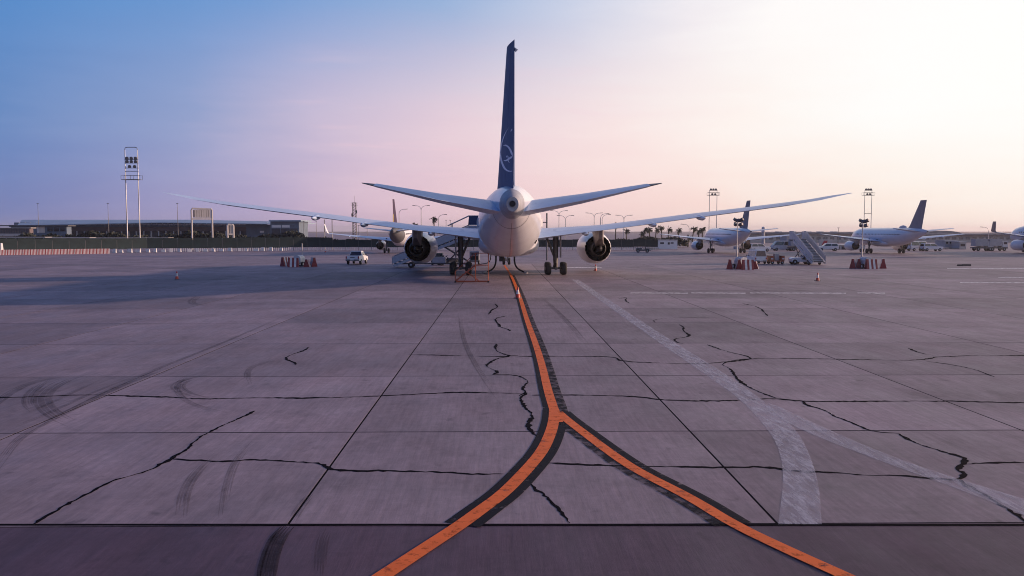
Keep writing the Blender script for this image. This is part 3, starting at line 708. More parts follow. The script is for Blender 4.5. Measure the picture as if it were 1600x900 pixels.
for c in ea.children:
    if c.name.startswith('fin'): MB().loft([[(x_, 18-s_, z_) for x_, s_ in ((-.06, 35.2), (.06, 35.2), (.06, 35.75), (-.06, 35.75))] for z_ in (5.7, 8.6)]).build('yellow_trim', 'yellow', c)
    if c.name.startswith('fuselage'): MB().loft([[(rw_*1.015*math.cos(t_), 18-s_-.03, zc_+rh_*1.015*math.sin(t_)) for t_ in (2*math.pi*q/24 for q in range(24))] for s_, zc_, rw_, rh_ in nar['fus'][8:]]).build('tail_cap', 'dgrey', c, True)
nar2 = dict(nar, fincol='dfin', rudcol='dfin', winglet=None)
gB = G(1135, 395.5)
eb, fin_b, _ = make_airliner(nar2, 'white jet with grey fin parked behind the mast light, nearest on the right', (gB.x, gB.y, 0)); eb.scale = (.86,)*3
def copy_plane(src, label, loc):
    c = copy_tree(src); c.location = loc; c['label'] = label; return c
gC = G(1383, 396)
ec = copy_plane(eb, 'white jet with tall grey swept fin parked behind the right barriers', (gC.x, gC.y, 0))
gD = G(1655, 397)
ed, _, _ = make_airliner(dict(nar2, winglet='dfin'), 'white jet cut by the right frame edge, its upturned winglet showing', (gD.x+2, gD.y+2, 0)); ed.scale = (.95,)*3
for c in ec.children:
    if c.name.startswith('fuselage'): MB().lathe((0, -7, 5.9), (0, -1, 0), [(0, .05), (.5, .45), (1.6, .6), (2.6, .45), (3.2, .05)], 14).build('antenna_dome', 'lgrey', c, True)
# hoses and cables under the belly
def hose(pts, r, label, endmat='wplastic'):
    t = thing('hanging_hose', label, 'hose', (pts[-1][0], pts[-1][1], 0)); o = Vector(t.location)
    q = resample(smooth([Vector(p) for p in pts], 3), 24)
    MB().tube([p-o for p in q], r, 8).build('hose', 'black', t, True)
    d = (q[-1]-q[-3]).normalized()
    MB().tube([q[-1]-o-d*.05, q[-1]-o+d*.45], r*1.35, 8).build('coupling', endmat, t, True)
def gp(px, py, z=0): p = G(px, py, z); return (p.x, p.y, p.z)
hose([P(775, 397, 92), P(775, 412, 92), P(770, 421, 91.5), gp(760, 425, .1)], .09, 'black hose hanging from the belly, curling left to the ground')
hose([P(804, 397, 92), P(803.5, 410, 92), P(808, 420, 91.5), gp(820, 425.5, .1)], .09, 'black hose hanging from the belly, curling right to the ground')
bx = thing('belly_service_unit', 'dark service panel box hanging under the belly between two hoses', 'equipment', (P(789, 400, 95).x, 95, 0))
MB().box((0, 0, 2.0), (1.6, 1.0, .35)).build('panel_box', 'dgrey', bx); MB().box((-.35, .2, 1.5), (.6, .6, .8)).build('hatch', 'dmetal', bx)
MB().tube([(.3, 0, 1.9), (.3, 0, 1.0)], .07, 8).build('drain_pipe', 'wplastic', bx); MB().tube([(-.6, 0, 1.9), (-.6, 0, 1.5)], .05, 8).build('drain_pipe', 'wplastic', bx)

# ------------------------------------------------------------------ ground equipment
def cone(px, py, label, h=.75):
    p = G(px, py); t = thing('traffic_cone', label, 'traffic cone', p, random.random(), 'traffic cones on the apron')
    MB().prism([(-.2, -.2), (.2, -.2), (.2, .2), (-.2, .2)], 'z', 0, .05).build('base', 'dgrey', t)
    s = h/.75
    MB().lathe((0, 0, .05), (0, 0, 1), [(0, .155), (.24*s, .118)], 18).build('lower_band', 'cone_orange', t, True)
    MB().lathe((0, 0, .05), (0, 0, 1), [(.24*s, .1182), (.52*s, .072)], 18).build('reflective_band', 'wplastic', t, True)
    MB().lathe((0, 0, .05), (0, 0, 1), [(.52*s, .0722), (.69*s, .042), (.70*s, .02)], 18).build('tip', 'cone_orange', t, True)
cone(809, 466, 'orange and white traffic cone standing on the orange line'); cone(276.5, 436.5, 'small white-banded cone alone on the dark left apron')
cone(1277.5, 439, 'traffic cone alone on the apron below the right-hand stairs'); cone(930.5, 423.5, 'small cone standing under the right engine')
cone(508.5, 394.2, 'tiny cone far behind, left of the white pickup', .6)

def barrier(px, py, rz, label, w=1.2, h=1.15):
    p = G(px, py); t = thing('safety_barrier', label, 'barrier', p, rz, 'red and white plastic barriers round the mast lights')
    prof = [(-.36, 0), (.36, 0), (.34, .16), (.15, h*.75), (.12, h), (-.12, h), (-.15, h*.75), (-.34, .16)]
    def seg(x0, x1, g, nm, m): MB().prism([(a*g, b*(1 if g == 1 else 1.004)) for a, b in prof], 'x', x0, x1).build(nm, m, t)
    n = 5; e = w/n
    for k in range(n): seg(-w/2+k*e, -w/2+(k+1)*e, 1 if k % 2 == 0 else 1.03, 'red_section' if k % 2 == 0 else 'white_section', 'red' if k % 2 == 0 else 'wplastic')
def mast_light(px, py, top, rz, label, nl=4, mir=1, fold=False):
    p = G(px, py); t = thing('mobile_light_tower', label, 'light tower', p, rz)
    ch = MB(); ch.box((0, 0, .42), (2.3, 1.1, .14)); ch.bar((1.1, 0, .42), (2.0, 0, .42), .1); ch.build('chassis', 'dgrey', t)
    prof = [(-.5, .5), (.5, .5), (.5, 1.0), (.38, 1.28), (.15, 1.4), (-.15, 1.4), (-.38, 1.28), (-.5, 1.0)]
    MB().prism(prof, 'x', -.7, .55).build('generator_hood', 'lgrey', t); MB().prism([(a*.92, b*.98+.01) for a, b in prof], 'x', .55, .6).build('end_panel', 'black', t)
    for sx in (-.35, .45):
        for sy in (-.62, .62):
            a, b = MB(), MB(); a.lathe((sx, sy-.09, .3), (0, 1, 0), [(0, .15), (0, .27), (.03, .3), (.15, .3), (.18, .27), (.18, .15)], 16); b.lathe((sx, sy-.1, .3), (0, 1, 0), [(0, .02), (0, .15), (.2, .15), (.2, .02)], 12)
            o = a.build('tyre', 'black', t, True); b.build('hub', 'lgrey', o)
    for sx in (-1, 1): MB().bar((sx*.9, -1.0, .12), (sx*.9, 1.0, .12), .08).build('outrigger', 'dgrey', t)
    r0 = .075
    zt = top
    MB().tube([(.75, 0, .5), (.75, 0, zt*.45)], r0, 10).build('mast_lower', 'galv', t, True); MB().tube([(.75, 0, zt*.45), (.75, 0, zt)], r0*.7, 10).build('mast_upper', 'galv', t, True)
    if fold: return t
    MB().bar((.75-.7, 0, zt-.15), (.75+.7, 0, zt-.15), .08).build('cross_arm', 'darkpole', t)
    for k, (dx, dz, tl) in enumerate([(-.62, .1, .5), (.62, .15, -.4), (-.5, -.45, .4), (.55, -.42, -.5), (.0, .05, .2)][:nl]):
        o = MB().box((0, 0, 0), (.5, .3, .3)).build('lamp_head', 'darkpole', t); o.location = (.75+dx, -.1, zt+dz); o.rotation_euler = (R(25), tl*.8, tl)
        MB().box((0, -.16, 0), (.42, .02, .24)).build('lamp_glass', 'lamp', o)
    return t
mast_light(468, 416, 2.9, R(75), 'light tower with lowered mast among barriers beside the white pickup', fold=True)
barrier(446, 416, R(62), 'slanted barrier left of the lowered light tower, leftmost in photo'); barrier(458.5, 417.3, R(4), 'striped barrier facing the camera before the lowered light tower', 1.3)
barrier(489.5, 416.5, R(118), 'slanted barrier right of the lowered light tower, nearest the pickup'); barrier(480, 417, R(85), 'narrow barrier end-on between lowered light tower and rightmost neighbour', .8, .95)
mast_light(1157, 420, 5.7, R(110), 'raised light tower standing before the grey-finned jet near the van', 5)
barrier(1140.5, 420.3, R(70), 'dark barrier standing apart at left of the raised tower by the van'); barrier(1154, 420.5, R(85), 'barrier against the generator of the tower by the van', 1.0)
barrier(1168, 421.2, R(3), 'striped barrier facing the camera before the tower by the van', 1.3); barrier(1180, 420, R(70), 'pale barrier at right of the tower by the van', .8, .9)
mast_light(1352, 419.5, 5.6, R(100), 'raised light tower with drooping lamps among the rightmost barriers', 5)
barrier(1333, 419.3, R(60), 'leftmost of the barriers round the rightmost light tower'); barrier(1341, 419.2, R(75), 'second barrier from left round the rightmost light tower')
barrier(1361, 420.2, R(5), 'striped barrier facing the camera under the rightmost light tower', 1.3); barrier(1379.5, 419.3, R(70), 'lone red barrier at far right of the rightmost light tower')
t = thing('barrier_post', 'thin dark post between the rightmost barriers', 'post', G(1369, 419.5)); MB().tube([(0, 0, .06), (0, 0, .62)], .06, 8).build('post', 'dgrey', t); MB().lathe((0, 0, 0), (0, 0, 1), [(0, .18), (.06, .16)], 12).build('foot', 'dgrey', t)

def wheels4(t, xs, y, r, w=.2, m='black'):
    for x in xs:
        for s in (-1, 1):
            a, b = MB(), MB(); c = (x, s*y-w/2, r)
            a.lathe(c, (0, 1, 0), [(0, r*.6), (0, r*.86), (w*.2, r), (w*.8, r), (w, r*.86), (w, r*.6)], 18)
            b.lathe((x, s*y-w/2+.01, r), (0, 1, 0), [(-.02, .03), (0, r*.6), (w-.02, r*.6), (w, .03)], 14)
            o = a.build('wheel', m, t, True); b.build('rim', 'lgrey', o, True)
def car(name, label, cat, loc, rz, body, cab, w, paint, wheels=(1.5, -1.5), r=.36, lights=True, bed=None):
    """x is forward; body and cab are side outlines in x,z"""
    t = thing(name, label, cat, loc, rz)
    def taper(poly, y0, y1, zt):
        zs = [q[1] for q in poly]; a, b = min(zs), max(zs); vs = []
        for s in (-1, 1): vs += [(x, s*(y0+(y1-y0)*((z-a)/(b-a))), z) for x, z in poly]
        n = len(poly); m = MB(); m.add(vs, [tuple(range(n)), tuple(range(2*n-1, n-1, -1))]+[(k, (k+1) % n, n+(k+1) % n, n+k) for k in range(n)]); return m
    o = taper(body, w/2, w/2*.96, 0).build('body', paint, t)
    md = o.modifiers.new('soft', 'BEVEL'); md.width = .05; md.segments = 2
    o = taper(cab, w/2*.94, w/2*.76, 0).build('cabin', paint, t)
    md = o.modifiers.new('soft', 'BEVEL'); md.width = .05; md.segments = 2
    zs = [q[1] for q in cab]; z0, z1 = min(zs), max(zs); xs = [q[0] for q in cab]
    def xat(zz, right):
        best = []
        n = len(cab)
        for k in range(n):
            (xa, za), (xb, zb) = cab[k], cab[(k+1) % n]
            if (za-zz)*(zb-zz) <= 0 and abs(za-zb) > 1e-5: best.append(xa+(xb-xa)*(zz-za)/(zb-za))
        return max(best) if right else min(best)
    za, zb = z0+.1*(z1-z0), z1-.16*(z1-z0)
    def yw(z): return w/2*(.94+(.76-.94)*(z-z0)/(z1-z0))
    for right in (True, False):
        g = .015 if right else -.015
        m = MB(); m.add([(xat(za, right)+g, -yw(za)*.9, za), (xat(za, right)+g, yw(za)*.9, za), (xat(zb, right)+g, yw(zb)*.88, zb), (xat(zb, right)+g, -yw(zb)*.88, zb)], [(0, 1, 2, 3)])
        m.build('windscreen' if right else 'rear_window', 'glass', t)
    for s in (-1, 1):
        a0, a1, b0, b1 = xat(za, False)+.16, xat(za, True)-.16, xat(zb, False)+.16, xat(zb, True)-.16
        m0, m1 = (a0+a1)/2, (b0+b1)/2
        for p0, p1, q0, q1 in ((a0, m0-.05, b0, m1-.05), (m0+.05, a1, m1+.05, b1)):
            m = MB(); m.add([(p0, s*(yw(za)+.012), za), (p1, s*(yw(za)+.012), za), (q1, s*(yw(zb)+.012), zb), (q0, s*(yw(zb)+.012), zb)], [(0, 1, 2, 3)]); m.build('side_window', 'glass', t)
        m = MB(); m.box((xat(za, True)-.35, s*(w/2+.1), za+.05), (.1, .2, .16)); m.build('mirror', 'dgrey', t)
    bx0, bx1 = min(q[0] for q in body), max(q[0] for q in body); zb_ = sorted(q[1] for q in body); zlo, zhi = zb_[0], zb_[-1]
    for s in (-1, 1):
        m = MB(); m.box((bx0-.005, s*w*.43, zlo+(zhi-zlo)*.68), (.06, .16, .3)); m.build('tail_light', 'light', t)
        m = MB(); m.box((bx1-.0, s*w*.38, zlo+(zhi-zlo)*.62), (.08, .3, .16)); m.build('headlight', 'lamp', t)
    MB().box((bx0-.06, 0, zlo+.12), (.14, w*.94, .16)).build('rear_bumper', 'dgrey', t); MB().box((bx1+.04, 0, zlo+.12), (.12, w*.94, .18)).build('front_bumper', 'dgrey', t)
    MB().box((bx0-.135, 0, zlo+.14), (.012, .5, .11)).build('number_plate', 'wplastic', t)
    wheels4(t, wheels, w/2-.11, r, .24)
    return t
pk = car('pickup_truck', 'white double-cab pickup truck parked on the left apron, seen from behind', 'pickup truck', G(558, 412.5), R(86),
    [(-2.6, .5), (2.5, .5), (2.6, .7), (2.55, .98), (1.3, 1.14), (.5, 1.18), (-2.6, 1.18)], [(-.75, 1.18), (1.25, 1.16), (.55, 1.78), (-.45, 1.80)], 1.9, 'white', (1.65, -1.55), .39)
MB().box((-1.7, 0, 1.185), (1.7, 1.55, .012)).build('load_bed', 'dgrey', pk)
MB().box((-2.612, 0, .98), (.02, .6, .09)).build('tailgate_handle', 'dgrey', pk)
vt = car('service_van', 'boxy white service van with dark windows behind the raised light tower', 'van', G(1182, 412), R(90),
    [(-2.3, .4), (2.4, .4), (2.5, .8), (2.3, 1.15), (-2.3, 1.15)], [(-2.3, 1.15), (2.3, 1.15), (1.5, 2.25), (-2.25, 2.3)], 1.95, 'white', (1.6, -1.5), .36)
MB().box((-.3, 0, 2.32), (3.2, 1.5, .06)).build('roof_rack', 'wplastic', vt); vt.scale = (.85,)*3
SUV_B = [(-2.2, .42), (2.2, .42), (2.3, .7), (2.2, .98), (1.1, 1.08), (-2.25, 1.08)]; SUV_C = [(-2.2, 1.08), (1.15, 1.06), (.5, 1.7), (-2.0, 1.72)]
car('estate_car', 'white estate car parked beyond the van under the grey-finned jet', 'car', G(1186, 393), R(8), SUV_B, SUV_C, 1.85, 'white')
car('estate_car', 'white car parked before the far building, right of the swept-fin jet', 'car', G(1455, 392.4), R(4), SUV_B, SUV_C, 1.85, 'white')
car('estate_car', 'white car parked far off behind the apron stairs', 'car', G(1293, 392), R(172), SUV_B, SUV_C, 1.85, 'white')
VAN_B = [(-2.3, .4), (2.4, .4), (2.5, .8), (2.3, 1.15), (-2.3, 1.15)]; VAN_C = [(-2.3, 1.15), (2.3, 1.15), (1.5, 2.2), (-2.25, 2.25)]
car('service_van', 'white van standing below the tail of the swept-fin jet', 'van', G(1433, 392), R(12), VAN_B, VAN_C, 1.95, 'white')
car('service_van', 'pale minibus in the far row left of the apron stairs', 'van', G(1222, 391.6), R(178), VAN_B, VAN_C, 1.95, 'lgrey')

def tug(name, label, loc, rz, paint):
    t = thing(name, label, 'tow tractor', loc, rz)
    b = MB(); b.prism([(-1.4, .35), (1.4, .35), (1.45, .75), (1.2, .95), (.1, .95), (.05, .62), (-.55, .62), (-.6, .85), (-1.4, .85)], 'y', -.65, .65); o = b.build('body', paint, t)
    md = o.modifiers.new('soft', 'BEVEL'); md.width = .04; md.segments = 2
    s = MB(); s.box((-.35, 0, .75), (.45, .8, .14)); s.build('seat', 'black', t); s = MB(); s.box((-.6, 0, 1.05), (.12, .8, .5)); s.build('backrest', 'black', t)
    MB().tube([(.15, .2, .95), (-.05, .2, 1.15)], .03, 6).build('steering_column', 'black', t); MB().lathe((-.07, .2, 1.15), (-.5, 0, .6), [(0, .2), (.03, .2)], 14).build('steering_wheel', 'black', t)
    MB().bar((-1.4, 0, .45), (-1.75, 0, .45), .12).build('tow_hitch', 'dgrey', t)
    for sx in (1.25,):
        for sy in (-.5, .5): MB().box((sx+.17, sy, .72), (.04, .18, .14)).build('headlight', 'lamp', t)
    wheels4(t, (.95, -.95), .6, .34, .24); return t
tug('baggage_tractor', 'small dark baggage tractor out on the apron by the white hut', G(1004, 394.5), R(172), 'dgrey')
tug('baggage_tractor', 'small white tow tractor at the left foot of the apron stairs', G(1250.5, 413), R(180), 'white')

def stairs(label, loc, rz, L, rise, w, canopy, wheels=True, plat=1.8):
    """x runs up the flight"""
    t = thing('passenger_stairs', label, 'boarding stairs', loc, rz)
    nst = max(8, int(rise/.22)); z0 = .35
    st = bpy.data.objects.new('flight', None); COL.objects.link(st); st.parent = t
    me = None
    for k in range(nst):
        x = .3+L*k/nst; z = z0+(rise-z0)*(k+1)/nst
        if me is None:
            o = MB().box((0, 0, 0), (L/nst+.06, w-.22, .05)).build('step', 'dgrey', st); me = o.data
            rr_ = MB().box((0, 0, 0), (.02, w-.22, (rise-z0)/nst-.03)).build('riser', 'lgrey', st); me2 = rr_.data
        else:
            o = bpy.data.objects.new('step', me); COL.objects.link(o); o.parent = st
            rr_ = bpy.data.objects.new('riser', me2); COL.objects.link(rr_); rr_.parent = st
        o.location = (x+L/nst/2, 0, z); rr_.location = (x+.01, 0, z-(rise-z0)/nst/2)
    for s in (-1, 1):
        y = s*w/2
        MB().prism([(.1, .2), (.5, .2), (L+.3, rise-.4), (L+.3, rise+.0), (.1, z0+.0)], 'y', y-.05, y+.05).build('stringer', 'lgrey', t)
        MB().prism([(.05, z0+.15), (L+.25, rise+.15), (L+.25, rise+1.05), (.35, z0+1.05), (.05, z0+.9)], 'y', y-.025, y+.025).build('side_panel', 'lgrey', t)
        MB().tube([(.05, y, .3), (.05, y, z0+1.0), (.35, y, z0+1.15), (L+.25, y, rise+1.15), (L+.25+plat, y, rise+1.15)], .04, 8).build('handrail', 'galv', t)
        MB().box((L+.3+plat/2, y, rise+.55), (plat, .05, 1.0)).build('platform_panel', 'lgrey', t)
        MB().tube([(L*.72, y*.8, .55), (L+.6, y*.8, rise-.1)], .07, 8).build('lift_strut', 'dgrey', t); MB().tube([(L+.4, y*.8, .55), (L*.66, y*.8, rise*.66)], .06, 8).build('lift_strut', 'dgrey', t)
        if canopy:
            for xx in (L-1.9, L+.3+plat): MB().tube([(xx, y, rise*(.80 if xx < L else 1.0)+.6), (xx, y, rise+2.2 if xx > L else rise+1.35)], .035, 6).build('canopy_post', 'galv', t)
    MB().box((L+.3+plat/2, 0, rise-.1), (plat, w, .2)).build('platform', 'dgrey', t)
    if canopy:
        MB().prism([(L-2.4, rise+1.0), (L+.2, rise+2.2), (L+.3+plat, rise+2.2), (L+.3+plat, rise+2.28), (L+.15, rise+2.28), (L-2.4, rise+1.08)], 'y', -w/2-.1, w/2+.1).build('canopy_roof', 'lgrey', t)
        for s in (-1, 1): MB().prism([(L+.1, rise+1.1), (L+.3+plat, rise+1.1), (L+.3+plat, rise+2.19), (L+.2, rise+2.19)], 'y', s*w/2-.02, s*w/2+.02).build('canopy_side', 'blue', t)
    MB().box((L*.55, 0, .5), (L*1.02, w*.7, .16)).build('chassis', 'dgrey', t)
    MB().box((L*.62, 0, .95), (1.6, w*.6, .7)).build('engine_box', 'lgrey', t)
    if wheels: wheels4(t, (L*.25, L*.82), w*.42, .36, .24)
    return t
g0 = G(614, 418)
stairs('long covered boarding stairs behind the left engine, rising right to the fuselage', (g0.x, g0.y, 0), 0, 9.2, 4.1, 2.0, True)
g1 = G(1280, 414.5)
stairs('open pale boarding stairs standing alone on the right apron, steps facing camera', (g1.x, g1.y, 0), R(92), 6.6, 3.3, 1.75, False, plat=1.4)

def work_steps():
    a, b = G(711, 441.5), G(763, 441.5); w = (b-a).length
    t = thing('maintenance_steps', 'orange tubular maintenance steps with handrails below the tail', 'work platform', a)
    y0, y1 = 0, 1.0; xs = 1.75; zp = 1.5
    for y in (y0, y1):
        MB().tube([(.0, y, .05), (.0, y, .95), (xs, y, zp+1.05), (w, y, zp+1.05)], .026, 8).build('handrail', 'orange', t, True)
        MB().bar((.05, y, .12), (xs, y, zp), .05, .11).build('stringer', 'orange', t)
        for x in (xs+.02, w): MB().tube([(x, y, .08), (x, y, zp+1.05)], .034, 8).build('post', 'orange', t, True)
        MB().tube([(.0, y, .08), (w, y, .08)], .035, 8).build('base_rail', 'orange', t, True)
        MB().tube([(xs*.55, y, zp*.62), (xs+.35, y, .1)], .02, 8).build('brace', 'orange', t)
        for x in (.02, w):
            MB().lathe((x, y-.04, .06), (0, 1, 0), [(0, .06), (0, .085), (.08, .085), (.08, .06)], 12).build('castor', 'black', t)
    for k in range(6):
        f = (k+.5)/6.3; MB().box((.05+(xs-.05)*f, .5, .12+(zp-.12)*f+.05), (.3, .92, .04)).build('step', 'orange', t)
    MB().box(((xs+w)/2, .5, zp), (w-xs, 1.0, .05)).build('deck', 'orange', t)
    MB().tube([(w, 0, zp+.55), (w, 1, zp+.55)], .03, 6).build('mid_rail', 'orange', t)
work_steps()
def power_unit(px, py, label, w, h, paint, dark, d=2.2):
    p = G(px, py); t = thing('ground_power_unit', label, 'power unit', p)
    o = MB().box((0, 0, .55+h/2), (w, d, h)).build('cabinet', paint, t); md = o.modifiers.new('soft', 'BEVEL'); md.width = .05; md.segments = 2
    MB().box((0, 0, .5), (w*1.1, d*1.05, .14)).build('chassis', 'dgrey', t); MB().box((0, -d/2-.012, .55+h*.3), (w*.8, .02, h*.4)).build('grille', dark, t)
    MB().box((0, -d/2-.014, .55+h*.72), (w*.6, .02, h*.22)).build('control_panel', 'dgrey', t)
    for sx in (-1, 1):
        for sy in (-.7, .7):
            a = MB(); a.lathe((sx*w*.46-.1, sy, .32), (1, 0, 0), [(0, .2), (0, .28), (.04, .32), (.16, .32), (.2, .28), (.2, .2)], 16); o = a.build('tyre', 'black', t, True)
            MB().lathe((sx*w*.46-.09, sy, .32), (1, 0, 0), [(-.02, .02), (0, .2), (.18, .2), (.2, .02)], 12).build('hub', 'lgrey', o)
    MB().bar((0, -d/2, .45), (0, -d/2-1.1, .3), .08).build('tow_bar', 'dgrey', t)
power_unit(741.5, 413.5, 'grey ground power unit on a trolley behind the orange steps', 1.25, 1.25, 'grey', 'black')
power_unit(683.5, 413.8, 'dark green equipment box on wheels beside the left engine', 1.4, 1.0, 'dgreen', 'black', 1.6)
tug('baggage_tractor', 'dark tractor in the shade between the boarding stairs and left wheels', G(699, 414.5), R(20), 'dgrey')
hose([P(767, 388, 104), P(767, 405, 104), P(764, 411, 104), gp(750, 413, .1), gp(744, 413.3, .15)], .06, 'thin cable dropping from the belly to the grey power unit', 'black')
ot = thing('cargo_dolly', 'orange cargo dolly with tall ends on the right apron beside the van', 'dolly', G(1211.5, 412.5), R(6))
MB().box((0, 0, .42), (1.9, 1.4, .12)).build('deck', 'orange', ot); MB().box((.1, .1, .95), (.55, .7, .9)).build('load_box', 'grey', ot)
for s in (-1, 1):
    MB().box((s*.78, 0, .8), (.42, 1.4, .62)).build('end_crate', 'orange', ot); MB().box((s*.78, 0, 1.13), (.46, 1.44, .05)).build('end_cap', 'dgrey', ot); MB().box((s*.78, -.71, .75), (.3, .02, .2)).build('reflector', 'wplastic', ot)
wheels4(ot, (.7, -.7), .6, .24, .16)
for px, py, l, lab in ((1500, 415.6, .7, 'shorter of two black wheel chocks lying on the right apron'), (1510, 415.3, 1.1, 'longer of two black wheel chocks lying on the right apron')):
    t = thing('wheel_chock', lab, 'wheel chock', G(px, py)); MB().prism([(-.14, 0), (.14, 0), (.05, .2), (-.05, .2)], 'x', -l/2, l/2).build('block', 'black', t)
    MB().tube([(-l/2, 0, .12), (-l/2-.1, 0, .2), (-l/2+.1, 0, .26)], .015, 6).build('rope', 'lgrey', t)

# ------------------------------------------------------------------ boundary fence, barriers on the left
def fence():
    pts = [G(-260, 401), G(0, 397.2), G(230, 393.5), G(480, 391.3), G(760, 391), G(1028, 390.6)]
    t = thing('boundary_fence', 'long dark green screened fence along the back of the apron', 'fence', pts[0])
    o = Vector(pts[0]); qs = [p-o for p in pts]
    pick = MB()
    for a, b in zip(qs, qs[1:]):
        L_ = (b-a).length; n = max(1, round(L_/3.0)); d = (b-a)/n; ang = math.atan2(d.y, d.x)
        for k in range(n):
            p0 = a+d*k; c = p0+d/2; jit = random.uniform(-.05, .05)
            tall = c.x+o.x < -38; ph = 2.25 if tall else 1.75
            pl = MB().box((0, 0, 0), (d.length-.07, .04, ph)).build('screen_panel', 'green', t); pl.location = (c.x, c.y, .75+ph/2+jit); pl.rotation_euler = (0, 0, ang)
            ps = MB().box((0, 0, 0), (.08, .08, 2.55)).build('post', 'darkpole', t); ps.location = (p0.x, p0.y, 1.275); ps.rotation_euler = (0, 0, ang)
            wx = p0.x+o.x
            if wx > -75:
                for q in range(7):
                    c2 = p0+d*(q+.5)/7; pick.box((c2.x, c2.y-.05, .36), (.11, .05, .72), ang)
    stuff(pick.build('picket_base', 'wplastic', t))
fence()
def striped():
    a, b = G(-200, 401.5), G(172, 396.3); n = 30
    t = thing('striped_barrier_row', 'row of red and white striped barriers along the far left fence', 'barrier', a)
    d = (b-a)/n; ang = math.atan2(d.y, d.x); e = d.length
    for k in range(n):
        u = bpy.data.objects.new('barrier_unit', None); COL.objects.link(u); u.parent = t; c = d*k; u.location = (c.x, c.y, 0); u.rotation_euler = (0, 0, ang+random.uniform(-.03, .03))
        pr = [(-.25, 0), (.25, 0), (.1, 1.0), (-.1, 1.0)]
        r_, w_ = MB(), MB(); m_ = 5; q = (e-.06)/(2*m_)
        for j in range(m_):
            sh = .0
            r_.prism(pr, 'x', 2*j*q, (2*j+1.2)*q); w_.prism([(y*1.03, z*1.01) for y, z in pr], 'x', (2*j+1.2)*q, (2*j+2)*q)
        stuff(r_.build('red_stripes', 'red', u)); stuff(w_.build('white_stripes', 'lgrey', u))
striped()
ORD = 'first second third fourth fifth sixth seventh eighth ninth tenth eleventh twelfth thirteenth fourteenth fifteenth sixteenth seventeenth eighteenth nineteenth twentieth twenty-first'.split()
def row_of_posts():
    for k, px in enumerate(range(178, 440, 13)):
        y = 395.6-(px-178)*.0125
        t = thing('marker_block', f'low pale marker block at the left fence foot, {ORD[k]} from the striped barrier row', 'marker', G(px+random.uniform(-2, 2), y-.6), random.uniform(-.3, .3), 'pale marker blocks along the left fence')
        w = random.uniform(.5, 1.1); h = random.uniform(.55, .85)
        MB().prism([(-.2, 0), (.2, 0), (.1, h), (-.1, h)], 'x', -w/2, w/2).build('block', 'wplastic', t); MB().prism([(-.24, .02), (.24, .02), (.22, .12), (-.22, .12)], 'x', -w/2-.05, w/2+.05).build('foot', 'lgrey', t)
row_of_posts()
t = thing('concrete_block', 'white tapered block at the left frame edge', 'block', G(0, 398)); MB().prism([(-.6, 0), (.55, 0), (.1, 2.2), (-.4, 2.2)], 'x', -.5, .5).build('block', 'wplastic', t); MB().box((0, 0, .1), (1.2, 1.4, .2)).build('foot', 'lgrey', t)

